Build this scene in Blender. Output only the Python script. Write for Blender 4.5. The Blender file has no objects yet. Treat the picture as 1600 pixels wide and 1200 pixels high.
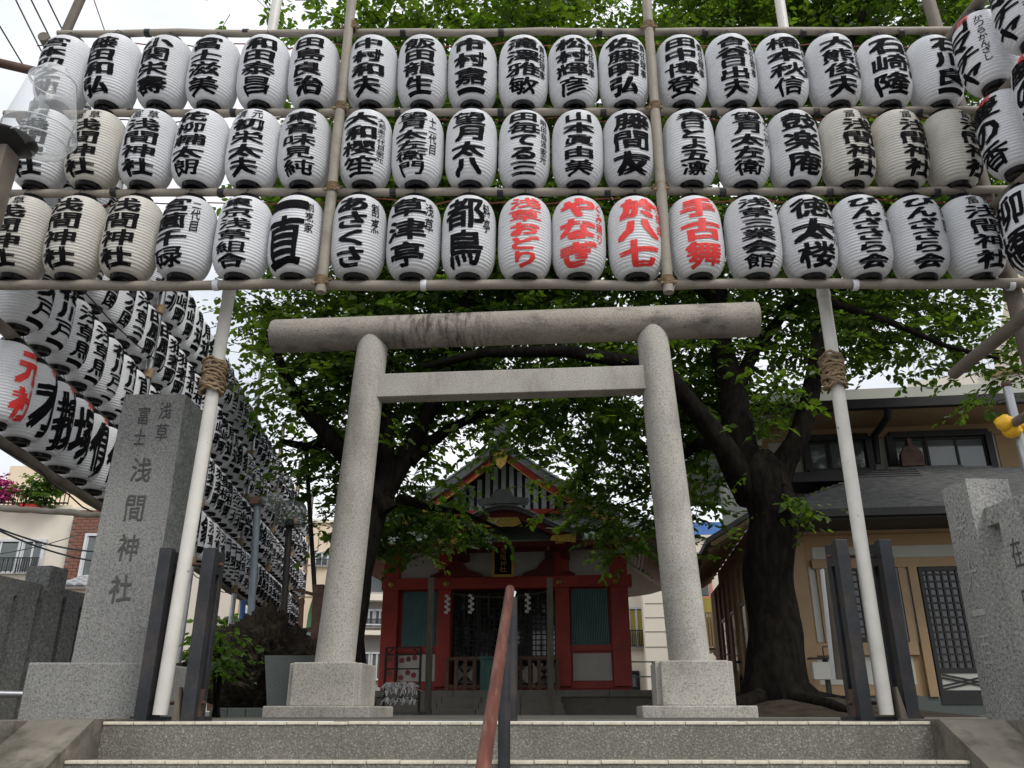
import bpy, bmesh, math, random
import numpy as np
from mathutils import Vector, Matrix, noise
random.seed(7); RNG = np.random.default_rng(7)
R = math.radians
SC = bpy.context.scene
COL = SC.collection

# ------------------------------------------------------------------ camera
F, PITCH, EYE = 1290.0, R(21.65), 0.045
cam_d = bpy.data.cameras.new('camera'); cam = bpy.data.objects.new('camera', cam_d); COL.objects.link(cam)
cam.location = (0, 0, EYE); cam.rotation_euler = (R(90) + PITCH, 0, 0)
cam_d.sensor_fit = 'HORIZONTAL'; cam_d.sensor_width = 36; cam_d.lens = F / 1600 * 36
cam_d.clip_start = 0.05; cam_d.clip_end = 2000
SC.camera = cam
# ------------------------------------------------------------------ sky and sun (overcast)
W = bpy.data.worlds.new('World'); SC.world = W; W.use_nodes = True
SUN_EL, SUN_ROT = R(50), R(142)
def setup_world():
    nt = W.node_tree; N = nt.nodes; L = nt.links; N.clear()
    out = N.new('ShaderNodeOutputWorld'); bg = N.new('ShaderNodeBackground')
    sky = N.new('ShaderNodeTexSky'); sky.sky_type = 'NISHITA'; sky.sun_disc = False
    sky.sun_elevation = SUN_EL; sky.sun_rotation = SUN_ROT; sky.air_density = 1.0; sky.dust_density = 2.0
    tc = N.new('ShaderNodeTexCoord'); mp = N.new('ShaderNodeMapping'); mp.inputs['Scale'].default_value = (1, 1, 2.2)
    nz = N.new('ShaderNodeTexNoise'); nz.inputs['Scale'].default_value = 2.2; nz.inputs['Detail'].default_value = 5
    L.new(tc.outputs['Generated'], mp.inputs['Vector']); L.new(mp.outputs['Vector'], nz.inputs['Vector'])
    cr = N.new('ShaderNodeValToRGB'); cr.color_ramp.elements[0].position = .34; cr.color_ramp.elements[1].position = .62
    cr.color_ramp.elements[0].color = (6.6, 7.0, 7.6, 1); cr.color_ramp.elements[1].color = (10.8, 10.9, 11.1, 1)
    L.new(nz.outputs['Fac'], cr.inputs['Fac'])
    mx = N.new('ShaderNodeMix'); mx.data_type = 'RGBA'; mx.inputs['Factor'].default_value = .88
    L.new(sky.outputs['Color'], mx.inputs['A']); L.new(cr.outputs['Color'], mx.inputs['B'])
    L.new(mx.outputs['Result'], bg.inputs['Color']); bg.inputs['Strength'].default_value = 0.10
    L.new(bg.outputs['Background'], out.inputs['Surface'])
setup_world()
sun_d = bpy.data.lights.new('sun', 'SUN'); sun = bpy.data.objects.new('sun', sun_d); COL.objects.link(sun)
sun_d.energy = 1.5; sun_d.angle = R(20); sun_d.color = (1, .97, .92)
# sun behind the viewer, a little to the right: light travels away from the camera and down
sd = Vector((math.sin(SUN_ROT) * math.cos(SUN_EL), math.cos(SUN_ROT) * math.cos(SUN_EL), math.sin(SUN_EL)))
sun.rotation_euler = sd.to_track_quat('Z', 'Y').to_euler(); sun.location = (0, -5, 30)
vs = SC.view_settings; vs.view_transform = 'Standard'; vs.look = 'None'; vs.gamma = 1; vs.use_curve_mapping = False
vs.exposure = 0.32
SC.cycles.max_bounces = 6; SC.cycles.transparent_max_bounces = 8

# ------------------------------------------------------------------ helpers: picture measurements -> places in the world
def zat(py, d): return EYE + d * math.tan(PITCH - math.atan((py - 600) / F))
def P(px, py, d):
    z = zat(py, d); dep = d * math.cos(PITCH) + (z - EYE) * math.sin(PITCH)
    return Vector(((px - 800) * dep / F, d, z))
class Frame:                                   # an upright facade plane turned about the vertical
    def __init__(s, loc, yaw): s.loc = Vector(loc); s.yaw = yaw; s.M = Matrix.Translation(s.loc) @ Matrix.Rotation(yaw, 4, 'Z'); s.I = s.M.inverted()
    def hit(s, px, py, y=0.0):                 # -> local (x, z) on plane local y
        ray = Vector((px - 800, F * math.cos(PITCH) + (py - 600) * math.sin(PITCH), F * math.sin(PITCH) - (py - 600) * math.cos(PITCH)))
        o = s.I @ Vector((0, 0, EYE)); dr = s.I.to_3x3() @ ray; t = (y - o.y) / dr.y; p = o + dr * t
        return p.x, p.z

# ------------------------------------------------------------------ materials
def new_mat(name):
    m = bpy.data.materials.new(name); m.use_nodes = True; nt = m.node_tree; nt.nodes.clear()
    o = nt.nodes.new('ShaderNodeOutputMaterial'); b = nt.nodes.new('ShaderNodeBsdfPrincipled')
    nt.links.new(b.outputs['BSDF'], o.inputs['Surface']); return m, nt, b, o
def rgba(c, k=1.0): return (max(0, c[0] * k), max(0, c[1] * k), max(0, c[2] * k), 1)
def coords(nt, kind='Object', scale=(1, 1, 1)):
    tc = nt.nodes.new('ShaderNodeTexCoord'); mp = nt.nodes.new('ShaderNodeMapping'); mp.inputs['Scale'].default_value = scale
    nt.links.new(tc.outputs[kind], mp.inputs['Vector']); return mp.outputs['Vector']
def ntex(nt, vec, scale, detail=4, rough=.55):
    n = nt.nodes.new('ShaderNodeTexNoise'); n.inputs['Scale'].default_value = scale; n.inputs['Detail'].default_value = detail; n.inputs['Roughness'].default_value = rough
    nt.links.new(vec, n.inputs['Vector']); return n.outputs['Fac']
def ramp(nt, fac, stops):
    r = nt.nodes.new('ShaderNodeValToRGB'); e = r.color_ramp.elements
    while len(e) < len(stops): e.new(.5)
    for i, (p, c) in enumerate(stops): e[i].position = p; e[i].color = c
    nt.links.new(fac, r.inputs['Fac']); return r.outputs['Color']
def mix(nt, fac, a, b, mode='MIX'):
    m = nt.nodes.new('ShaderNodeMix'); m.data_type = 'RGBA'; m.blend_type = mode
    for k, v in (('Factor', fac), ('A', a), ('B', b)):
        if hasattr(v, 'node'): nt.links.new(v, m.inputs[k])
        else: m.inputs[k].default_value = v
    return m.outputs['Result']
def bump(nt, b, h, strength=.3, dist=.01):
    n = nt.nodes.new('ShaderNodeBump'); n.inputs['Strength'].default_value = strength; n.inputs['Distance'].default_value = dist
    nt.links.new(h, n.inputs['Height']); nt.links.new(n.outputs['Normal'], b.inputs['Normal'])
def M(name, col, rough=.6, var=.18, scale=5, metal=0, bmp=0, bscale=40, stain=None, stain_scale=3, stretch=(1, 1, 1), stain_amt=.6, spec=.4, slo=.5, shi=.72):
    m, nt, b, o = new_mat(name); v = coords(nt, 'Object', stretch)
    c = ramp(nt, ntex(nt, v, scale, 6, .6), [(.3, rgba(col, 1 - var)), (.7, rgba(col, 1 + var))])
    if stain:
        f = ramp(nt, ntex(nt, v, stain_scale, 7, .65), [(slo, (0, 0, 0, 1)), (shi, (stain_amt,) * 3 + (1,))])
        c = mix(nt, f, c, rgba(stain))
    nt.links.new(c, b.inputs['Base Color']); b.inputs['Roughness'].default_value = rough; b.inputs['Metallic'].default_value = metal
    b.inputs['Specular IOR Level'].default_value = spec
    if bmp: bump(nt, b, ntex(nt, v, bscale, 5), bmp, .01)
    return m
def granite(name, base, dark, light, size=70, stain=None, stain_scale=2.2, stain_amt=.7, st=(1, 1, 1), bmp=.35):
    m, nt, b, o = new_mat(name); v = coords(nt)
    s = ntex(nt, v, size, 3, .7)
    c = ramp(nt, s, [(.33, rgba(dark)), (.45, rgba(base, .9)), (.56, rgba(base, 1.08)), (.68, rgba(light))])
    big = ramp(nt, ntex(nt, v, 1.7, 5), [(.3, (.8, .8, .8, 1)), (.7, (1.08, 1.08, 1.06, 1))]); c = mix(nt, 1.0, c, big, 'MULTIPLY')
    if stain:
        v2 = coords(nt, 'Object', st)
        f = ramp(nt, ntex(nt, v2, stain_scale, 7, .65), [(.52, (0, 0, 0, 1)), (.7, (stain_amt,) * 3 + (1,))]); c = mix(nt, f, c, rgba(stain))
    nt.links.new(c, b.inputs['Base Color']); b.inputs['Roughness'].default_value = .75; bump(nt, b, s, bmp, .006); return m
def leaf_mat(name, dark, light, trans=.55, nscale=.9):
    m, nt, b, o = new_mat(name); v = coords(nt)
    c = ramp(nt, ntex(nt, v, nscale, 2), [(.3, rgba(dark)), (.7, rgba(light))])
    c2 = ramp(nt, ntex(nt, v, 14, 2), [(.3, (.65, .7, .7, 1)), (.7, (1.25, 1.2, 1.0, 1))]); c = mix(nt, 1.0, c, c2, 'MULTIPLY')
    nt.links.new(c, b.inputs['Base Color']); b.inputs['Roughness'].default_value = .42; b.inputs['Specular IOR Level'].default_value = .45
    t = nt.nodes.new('ShaderNodeBsdfTranslucent'); tcx = mix(nt, 1.0, c, (1.9, 2.1, .6, 1), 'MULTIPLY'); nt.links.new(tcx, t.inputs['Color'])
    mx = nt.nodes.new('ShaderNodeMixShader'); mx.inputs['Fac'].default_value = trans
    nt.links.new(b.outputs['BSDF'], mx.inputs[1]); nt.links.new(t.outputs['BSDF'], mx.inputs[2]); nt.links.new(mx.outputs['Shader'], o.inputs['Surface']); return m
def paper(name, col, age):
    m, nt, b, o = new_mat(name); v = coords(nt)
    oi = nt.nodes.new('ShaderNodeObjectInfo')
    c = ramp(nt, ntex(nt, v, 7, 5), [(.3, rgba(col, 1 - age)), (.7, rgba(col))])
    k = nt.nodes.new('ShaderNodeMapRange'); k.inputs['To Min'].default_value = .88; k.inputs['To Max'].default_value = 1.03; nt.links.new(oi.outputs['Random'], k.inputs['Value'])
    vm = nt.nodes.new('ShaderNodeVectorMath'); vm.operation = 'SCALE'; nt.links.new(c, vm.inputs[0]); nt.links.new(k.outputs['Result'], vm.inputs['Scale'])
    nt.links.new(vm.outputs['Vector'], b.inputs['Base Color']); b.inputs['Roughness'].default_value = .38; b.inputs['Specular IOR Level'].default_value = .35
    bump(nt, b, ntex(nt, coords(nt, 'Object', (9, 9, 2)), 2.2, 3), .35, .012)
    t = nt.nodes.new('ShaderNodeBsdfTranslucent'); nt.links.new(vm.outputs['Vector'], t.inputs['Color'])
    mx = nt.nodes.new('ShaderNodeMixShader'); mx.inputs['Fac'].default_value = .24
    nt.links.new(b.outputs['BSDF'], mx.inputs[1]); nt.links.new(t.outputs['BSDF'], mx.inputs[2]); nt.links.new(mx.outputs['Shader'], o.inputs['Surface']); return m
def glass(name, col=(1, 1, 1), rough=.03, alpha=.25):
    m, nt, b, o = new_mat(name); b.inputs['Base Color'].default_value = rgba(col); b.inputs['Roughness'].default_value = rough
    tr = nt.nodes.new('ShaderNodeBsdfTransparent'); mx = nt.nodes.new('ShaderNodeMixShader'); lw = nt.nodes.new('ShaderNodeLayerWeight'); lw.inputs['Blend'].default_value = .35
    mr = nt.nodes.new('ShaderNodeMapRange'); mr.inputs['To Min'].default_value = alpha * .35; mr.inputs['To Max'].default_value = min(1, alpha * 2.6); nt.links.new(lw.outputs['Facing'], mr.inputs['Value']); nt.links.new(mr.outputs['Result'], mx.inputs['Fac'])
    nt.links.new(tr.outputs['BSDF'], mx.inputs[1]); nt.links.new(b.outputs['BSDF'], mx.inputs[2]); nt.links.new(mx.outputs['Shader'], o.inputs['Surface']); return m

m_white = paper('white_paper', (.90, .905, .925), .06)
m_cream = paper('aged_paper', (.80, .77, .70), .16)
m_ink = M('black_ink', (.007, .007, .008), .85, .4, 30, spec=.08)
m_red = M('red_ink', (.72, .035, .03), .5, .12, 30)
m_lac = M('black_lacquer', (.005, .005, .006), .22, .2, 20, spec=.35)
m_bamboo = M('weathered_pole', (.30, .265, .215), .62, .3, 3, bmp=.25, bscale=30, stain=(.11, .09, .07), stretch=(2, 2, 2))
m_darkpole = M('brown_pole', (.15, .125, .10), .65, .3, 4, bmp=.3, bscale=30, stain=(.06, .045, .035))
m_rope = M('hemp_rope', (.24, .17, .10), .85, .35, 25, bmp=.6, bscale=90)
m_tape = M('black_tape', (.015, .015, .016), .4)
m_wtape = M('white_tape', (.72, .73, .74), .4, .08)
m_cable = M('red_cable', (.22, .045, .03), .5)
m_wire = M('dark_wire', (.02, .02, .022), .5)
m_whitepole = M('white_paint', (.62, .60, .55), .42, .14, 4, stain=(.13, .055, .025), stain_scale=11, stain_amt=.9, bmp=.1, slo=.66, shi=.70)
m_stand = M('black_painted_steel', (.022, .024, .028), .45, .4, 6, stain=(.09, .06, .045), stain_scale=5, stain_amt=.6, bmp=.2)
m_torii = granite('pale_granite', (.47, .447, .40), (.22, .205, .185), (.57, .545, .495), 80, stain=(.20, .18, .148), stain_scale=1.3, stain_amt=.6, st=(1.6, 1.6, .7))
m_beam = granite('stained_granite', (.325, .29, .245), (.16, .14, .115), (.42, .385, .335), 80, stain=(.07, .06, .052), stain_scale=1.5, stain_amt=.85, st=(1.4, 1.4, 3.5))
def add_streaks(m, x0, w, col, amt=.85):
    # dark run-off marks with a place of their own on the stone
    nt = m.node_tree; b = [n for n in nt.nodes if n.type == 'BSDF_PRINCIPLED'][0]; old = b.inputs['Base Color'].links[0].from_socket
    f = ramp(nt, ntex(nt, coords(nt, 'Object', (9, 1.5, 2.2)), 1.6, 6, .65), [(.46, (0, 0, 0, 1)), (.60, (1, 1, 1, 1))])
    sx = nt.nodes.new('ShaderNodeSeparateXYZ'); nt.links.new(coords(nt), sx.inputs[0])
    a = nt.nodes.new('ShaderNodeMath'); a.operation = 'SUBTRACT'; nt.links.new(sx.outputs['X'], a.inputs[0]); a.inputs[1].default_value = x0
    c = nt.nodes.new('ShaderNodeMath'); c.operation = 'ABSOLUTE'; nt.links.new(a.outputs[0], c.inputs[0])
    r = nt.nodes.new('ShaderNodeMapRange'); r.inputs['From Min'].default_value = w; r.inputs['From Max'].default_value = w * .35; r.inputs['To Max'].default_value = amt; nt.links.new(c.outputs[0], r.inputs['Value'])
    mm = nt.nodes.new('ShaderNodeMath'); mm.operation = 'MULTIPLY'; nt.links.new(f, mm.inputs[0]); nt.links.new(r.outputs['Result'], mm.inputs[1])
    nt.links.new(mix(nt, mm.outputs[0], old, rgba(col)), b.inputs['Base Color'])
add_streaks(m_beam, -.75, .75, (.045, .030, .024))
m_pillar = granite('grey_granite', (.25, .248, .238), (.10, .10, .096), (.37, .365, .35), 95)
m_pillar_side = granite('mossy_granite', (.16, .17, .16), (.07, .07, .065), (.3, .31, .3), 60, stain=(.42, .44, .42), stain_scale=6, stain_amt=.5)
m_post = granite('rough_granite', (.34, .335, .32), (.11, .11, .105), (.52, .515, .50), 60, bmp=.6)
m_fence = granite('dark_granite', (.135, .135, .13), (.055, .055, .05), (.24, .24, .235), 60)
m_slab = granite('green_slab', (.085, .10, .095), (.05, .058, .055), (.13, .145, .14), 80)
m_carve = M('carved_groove', (.075, .075, .072), .8)
m_carve_light = M('carved_pale', (.40, .40, .38), .8, .3, 40)
m_step = granite('washed_aggregate', (.19, .18, .15), (.12, .11, .092), (.42, .40, .35), 105, stain=(.07, .065, .055), stain_scale=1.5, stain_amt=.6, st=(1, 1, .4), bmp=.9)
m_nosing = M('nosing_tile', (.66, .60, .48), .5, .15, 12, stain=(.25, .2, .15), stain_scale=10)
m_conc = M('old_concrete', (.165, .15, .122), .85, .4, 2.2, bmp=.6, bscale=25, stain=(.05, .048, .032), stain_scale=4.5, stain_amt=.85, spec=.2, slo=.46, shi=.66)
m_ground = M('trodden_earth', (.13, .12, .10), .9, .3, 2, bmp=.4)
m_soil = M('root_soil', (.045, .037, .028), .95, .4, 6, bmp=.8, spec=.05)
m_road = M('asphalt', (.16, .16, .16), .85, .2, 20, bmp=.3)
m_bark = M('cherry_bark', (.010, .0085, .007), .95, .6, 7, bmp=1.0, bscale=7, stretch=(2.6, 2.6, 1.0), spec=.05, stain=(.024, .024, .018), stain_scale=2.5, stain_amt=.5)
m_leaf = leaf_mat('cherry_leaf', (.045, .085, .018), (.098, .150, .030))
m_leaf2 = leaf_mat('light_leaf', (.045, .09, .02), (.09, .15, .035))
m_pink = M('pink_petal', (.50, .05, .22), .6)
m_verm = M('vermilion', (.36, .038, .025), .45, .15, 3, stain=(.16, .02, .014), stain_scale=2)
m_dkred = M('dark_red', (.12, .013, .012), .5, .2, 3)
m_plaster = M('shrine_plaster', (.52, .50, .46), .8, .07, 3)
m_board = M('gable_board_paint', (.44, .46, .46), .7, .12, 4)
m_teal = M('teal_slat', (.11, .23, .22), .5, .15, 4)
m_box = M('box_teal', (.05, .125, .115), .55, .2, 5)
m_shstone = M('shrine_step_stone', (.17, .16, .135), .85, .25, 4, bmp=.3, stain=(.08, .075, .06), stain_scale=4)
m_gold = M('gilt', (.55, .36, .09), .35, .35, 30, metal=.6, bmp=.5, bscale=60)
m_copper = M('roof_copper', (.30, .33, .32), .45, .18, 4, stain=(.12, .13, .13), stain_scale=3, spec=.5)
m_roofedge = M('roof_edge', (.10, .105, .105), .5, .25, 6)
m_dark = M('dark_interior', (.012, .011, .011), .7)
m_dkwood = M('dark_wood', (.022, .018, .016), .6, .3, 8)
m_wood = M('grey_wood', (.115, .10, .078), .8, .3, 6, bmp=.3, stretch=(4, 4, .6))
m_redwood = M('worn_wood', (.13, .07, .045), .7, .3, 6, bmp=.3)
m_ochre = M('ochre_render', (.36, .24, .125), .75, .08, 2, bmp=.1)
m_ochre_wood = M('ochre_timber', (.33, .22, .12), .6, .1, 3)
m_cream_wall = M('pale_plaster', (.46, .46, .41), .8, .07, 2)
m_shingle = M('slate_shingle', (.13, .13, .128), .7, .45, 7, stretch=(1, 8, 8))
m_black = M('black_trim', (.015, .014, .014), .5, .3, 5)
m_pane = M('window_glass', (.10, .115, .115), .06, .25, 1.2, spec=.8)
m_pane_dark = M('dark_glass', (.012, .013, .016), .05, .2, 1, spec=.7)
m_beige = M('beige_wall', (.68, .56, .42), .85, .05, .8)
m_bwhite = M('cream_wall', (.72, .66, .56), .85, .04, .8)
m_grey_wall = M('grey_wall', (.30, .28, .27), .85, .06, .8)
m_brick = M('red_brick', (.22, .10, .07), .8, .3, 8)
m_mortar = M('mortar', (.18, .14, .12), .9)
m_pinkframe = M('salmon_frame', (.48, .20, .15), .7)
m_alu = M('aluminium', (.62, .63, .64), .4, .05, metal=.2)
m_curtain = M('yellow_curtain', (.34, .27, .06), .9, .25, 4, stretch=(6, 6, .2))
m_brown = M('brown_metal', (.20, .135, .06), .5, .15, 3)
m_rust = M('rusty_steel', (.10, .055, .04), .7, .4, 8)
m_bluepipe = M('blue_grey_pipe', (.17, .21, .24), .5, .2, 5)
m_blue = M('blue_sheet', (.06, .16, .42), .6)
m_handrail = M('worn_red_rail', (.15, .055, .042), .38, .4, 7, metal=.15, stain=(.33, .19, .15), stain_scale=11, stretch=(3, .45, .6), spec=.5, bmp=.15)
m_rock = M('lava_rock', (.022, .018, .014), .95, .5, 5, bmp=1.0, bscale=18, stain=(.07, .058, .035), stain_scale=4, stain_amt=.5, spec=.1)
m_steel = M('galvanised_steel', (.35, .36, .37), .38, .2, 8, metal=.7)
m_yellow = M('yellow_plastic', (.75, .42, .02), .45, .1, 4)
m_clear = glass('clear_acrylic', (.75, .77, .78), .08, .22)
m_frost = glass('frosted_lamp_glass', (.22, .24, .24), .15, .5)
m_green_metal = M('green_fence_paint', (.05, .14, .10), .5)
m_banner_white = M('banner_cloth', (.55, .54, .66), .8)
m_banner_green = M('banner_green', (.22, .50, .24), .8)
m_tiles = M('grey_roof_tile', (.30, .30, .31), .6, .2, 5)
m_paperstrip = M('paper_strip', (.72, .71, .70), .8, .1, 40)
m_plum = M('plum_red', (.22, .03, .04), .6)

# ------------------------------------------------------------------ mesh building
def basis(d):
    d = d.normalized(); a = Vector((0, 0, 1)) if abs(d.z) < .9 else Vector((1, 0, 0)); u = d.cross(a).normalized(); return u, u.cross(d).normalized() * -1
class MB:
    def __init__(s): s.v = []; s.f = []; s.sm = []
    def add(s, vs, fs, smooth=False):
        o = len(s.v); s.v += [tuple(p) for p in vs]; s.f += [tuple(i + o for i in f) for f in fs]; s.sm += [smooth] * len(fs); return s
    def box(s, x0, x1, y0, y1, z0, z1, bev=0.0):
        if bev <= 0:
            return s.add([(x0, y0, z0), (x1, y0, z0), (x1, y1, z0), (x0, y1, z0), (x0, y0, z1), (x1, y0, z1), (x1, y1, z1), (x0, y1, z1)],
                         [(0, 3, 2, 1), (4, 5, 6, 7), (0, 1, 5, 4), (1, 2, 6, 5), (2, 3, 7, 6), (3, 0, 4, 7)])
        bm = bmesh.new(); bmesh.ops.create_cube(bm, size=1)
        for v in bm.verts: v.co = Vector(((x0 + x1) / 2 + v.co.x * (x1 - x0), (y0 + y1) / 2 + v.co.y * (y1 - y0), (z0 + z1) / 2 + v.co.z * (z1 - z0)))
        bmesh.ops.bevel(bm, geom=bm.edges[:], offset=bev, segments=2, affect='EDGES', profile=.5)
        bm.verts.index_update(); s.add([v.co[:] for v in bm.verts], [[v.index for v in f.verts] for f in bm.faces]); bm.free(); return s
    def frustum(s, c0, w0, d0, c1, w1, d1):       # tapered block: centre+size at bottom and top
        vs = []
        for c, w, d in ((c0, w0, d0), (c1, w1, d1)):
            for sx, sy in ((-1, -1), (1, -1), (1, 1), (-1, 1)): vs.append((c[0] + sx * w / 2, c[1] + sy * d / 2, c[2]))
        return s.add(vs, [(0, 3, 2, 1), (4, 5, 6, 7), (0, 1, 5, 4), (1, 2, 6, 5), (2, 3, 7, 6), (3, 0, 4, 7)])
    def bar(s, p0, p1, w, h=None, up=None):       # rectangular bar between two points
        p0 = Vector(p0); p1 = Vector(p1); h = h or w; d = (p1 - p0).normalized()
        up = Vector(up) if up else (Vector((0, 0, 1)) if abs(d.z) < .95 else Vector((0, 1, 0)))
        u = d.cross(up).normalized(); n = u.cross(d).normalized(); vs = []
        for p in (p0, p1):
            for a, b in ((-1, -1), (1, -1), (1, 1), (-1, 1)): vs.append(p + u * a * w / 2 + n * b * h / 2)
        return s.add(vs, [(0, 3, 2, 1), (4, 5, 6, 7), (0, 1, 5, 4), (1, 2, 6, 5), (2, 3, 7, 6), (3, 0, 4, 7)])
    def tube(s, pts, rad, seg=10, caps=True):
        pts = [Vector(p) for p in pts]; n = len(pts); rad = rad if hasattr(rad, '__len__') else [rad] * n
        vs = []; fs = []; u = None
        for i, p in enumerate(pts):
            d = (pts[min(i + 1, n - 1)] - pts[max(i - 1, 0)]).normalized()
            if u is None: u, w = basis(d)
            else:
                u = (u - d * u.dot(d)).normalized(); w = d.cross(u)
            w = d.cross(u)
            for k in range(seg):
                a = 2 * math.pi * k / seg; vs.append(p + (u * math.cos(a) + w * math.sin(a)) * rad[i])
        for i in range(n - 1):
            for k in range(seg):
                k2 = (k + 1) % seg; fs.append((i * seg + k, i * seg + k2, (i + 1) * seg + k2, (i + 1) * seg + k))
        s.add(vs, fs, True)
        if caps: s.add(vs[:seg], [tuple(range(seg))[::-1]]); s.add(vs[-seg:], [tuple(range(seg))])
        return s
    def lathe(s, prof, seg=24, c=(0, 0, 0), smooth=True):
        vs = []; fs = []
        for r, z in prof:
            for k in range(seg):
                a = 2 * math.pi * k / seg; vs.append((c[0] + r * math.cos(a), c[1] + r * math.sin(a), c[2] + z))
        for i in range(len(prof) - 1):
            for k in range(seg):
                k2 = (k + 1) % seg; fs.append((i * seg + k, i * seg + k2, (i + 1) * seg + k2, (i + 1) * seg + k))
        return s.add(vs, fs, smooth)
    def prism(s, poly, y0, y1):                   # poly in (x,z), extruded along y
        n = len(poly); vs = [(x, y0, z) for x, z in poly] + [(x, y1, z) for x, z in poly]
        fs = [tuple(range(n)), tuple(range(n, 2 * n))[::-1]] + [(i, i + n, (i + 1) % n + n, (i + 1) % n) for i in range(n)]
        return s.add(vs, fs)
    def mesh(s, name, mat, inv=None):
        me = bpy.data.meshes.new(name); vs = [inv @ Vector(v) for v in s.v] if inv is not None else s.v
        me.from_pydata([tuple(v) for v in vs], [], s.f); me.polygons.foreach_set('use_smooth', s.sm)
        if mat: me.materials.append(mat)
        me.update(); return me
    def build(s, name, mat, parent=None, world=False):
        inv = parent_matrix(parent).inverted() if (world and parent is not None) else None
        return link(name, s.mesh(name, mat, inv), parent)
def parent_matrix(o):
    m = o.matrix_basis.copy(); p = o.parent
    while p: m = p.matrix_basis @ m; p = p.parent
    return m
def link(name, me, parent=None):
    o = bpy.data.objects.new(name, me); COL.objects.link(o)
    if parent is not None: o.parent = parent
    return o
def tag(o, label, cat, group=None):
    o['label'] = label; o['category'] = cat
    if group: o['group'] = group
    return o
def thing(name, label, cat, loc=(0, 0, 0), rz=0.0, group=None):
    o = bpy.data.objects.new(name, None); COL.objects.link(o); o.location = loc; o.rotation_euler = (0, 0, rz); o.empty_display_size = .1
    return tag(o, label, cat, group)
def struct(o): o['kind'] = 'structure'; return o
def stuff(o): o['kind'] = 'stuff'; return o
def copy_tree(o, parent=None):
    c = o.copy(); COL.objects.link(c)
    if parent is not None: c.parent = parent
    for ch in o.children: copy_tree(ch, c)
    return c
def MBbox(*a, **k): return MB().box(*a, **k)
ONES = 'zeroth first second third fourth fifth sixth seventh eighth ninth tenth eleventh twelfth thirteenth fourteenth fifteenth sixteenth seventeenth eighteenth nineteenth'.split()
def ordinal(n):
    if n < 20: return ONES[n]
    t = {2: ('twenty', 'twentieth'), 3: ('thirty', 'thirtieth'), 4: ('forty', 'fortieth')}[n // 10]
    return t[1] if n % 10 == 0 else t[0] + '-' + ONES[n % 10]
NUM = 'no one two three four five six seven eight nine ten'.split()

# ------------------------------------------------------------------ lettering
GL = {}
THICK = set('藤関栄壽滋泰昌島龍飯嘉澤雅敏輝彦博登秋信熊俊隆崎橋浅間神草柳輔朗純味見櫻笙望衛門毎眞美春凛鼓楽庵宮薗碌京組直津亭都鳥館業舞徳楼富冨慶香塚雷戸猿聖横象寿馬園')
def glyph(ch, off):
    key = (ch, off)
    if key in GL: return GL[key]
    k_ = 1.0 if off <= .015 else .45 if ch in THICK else 1.0
    c = bpy.data.curves.new('glyph', 'FONT'); c.body = ch; c.resolution_u = 2; c.offset = 0; c.fill_mode = 'FRONT'
    o = bpy.data.objects.new('glyph', c); COL.objects.link(o)
    me = bpy.data.meshes.new_from_object(o.evaluated_get(bpy.context.evaluated_depsgraph_get()))
    bpy.data.objects.remove(o); bpy.data.curves.remove(c)
    bm = bmesh.new(); bm.from_mesh(me); bpy.data.meshes.remove(me)
    xs = [v.co.x for v in bm.verts]; ys = [v.co.y for v in bm.verts]; x0, x1, y0, y1 = min(xs), max(xs), min(ys), max(ys)
    if ch in '一二三': y0, y1 = y0 - .03, y1 + .03
    for v in bm.verts: v.co = Vector(((v.co.x - x0) / (x1 - x0), (v.co.y - y0) / (y1 - y0), 0))
    for k in range(1, 6): bmesh.ops.bisect_plane(bm, geom=bm.verts[:] + bm.edges[:] + bm.faces[:], plane_co=(k / 6, 0, 0), plane_no=(1, 0, 0))
    for k in range(1, 5): bmesh.ops.bisect_plane(bm, geom=bm.verts[:] + bm.edges[:] + bm.faces[:], plane_co=(0, k / 5, 0), plane_no=(0, 1, 0))
    if off > .004:                                      # a hand-held brush never runs quite true
        sd_ = ord(ch) % 97
        for v in bm.verts: q = Vector((v.co.x * 2.3 + sd_, v.co.y * 2.3, sd_ * .7)); v.co += Vector((noise.noise(q), noise.noise(q + Vector((9, 4, 2))), 0)) * .055 + Vector((noise.noise(q * 3.5), noise.noise(q * 3.5 + Vector((3, 8, 1))), 0)) * .018
    bm.verts.index_update()
    GL[key] = ([v.co[:2] for v in bm.verts], [[v.index for v in f.verts] for f in bm.faces], (x1 - x0)); bm.free(); return GL[key]
HW = {'一': .36, '二': .62, '三': .8, '士': .85, '小': .85, '日': .85, '田': .85, '八': .85}
def place_text(mb, text, uc, width, vt, vb, off, fn, shear=.09, jit=.02, gap=.09):
    ws = [HW.get(c, 1.0) for c in text]; tot = sum(ws); v = vt; H = vt - vb
    for c, w in zip(text, ws):
        vs, fs, gw = glyph(c, off); h = H * w / tot; hh = h * (1 - gap); du = random.uniform(-jit, jit) * width
        ww = width * (min(1.0, max(.62, gw)) if c not in '一二三' else .95) * random.uniform(.93, 1.04)
        pts = []
        o_ = off * (.5 if c in THICK else 1.0); sq = (1 - 1.6 * o_)
        for kx, ky in ((-1, -1), (1, -1), (1, 1), (-1, 1)) if off > .004 else ((0, 0),):   # a broad brush: four laps of the stroke
            pts = []; lap = (kx + 2 * ky + 3) * .00011
            for x, y in vs:
                x_ = .5 + (x - .5) * sq + kx * o_ * .85; y_ = .5 + (y - .5) * sq + ky * o_
                uu = uc + du + (x_ - .5) * ww; vv = v - h + (h - hh) / 2 + y_ * hh + (x_ - .5) * shear * hh
                p = Vector(fn(uu, min(max(vv, vb - .02), vt + .02)))
                if off > .004: q = Vector((p.x, p.y, 0)); p += q.normalized() * lap if fn is wrap else Vector((0, -lap * 3, 0))
                pts.append(p)
            mb.add(pts, fs)
        v -= h
    return mb

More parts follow.
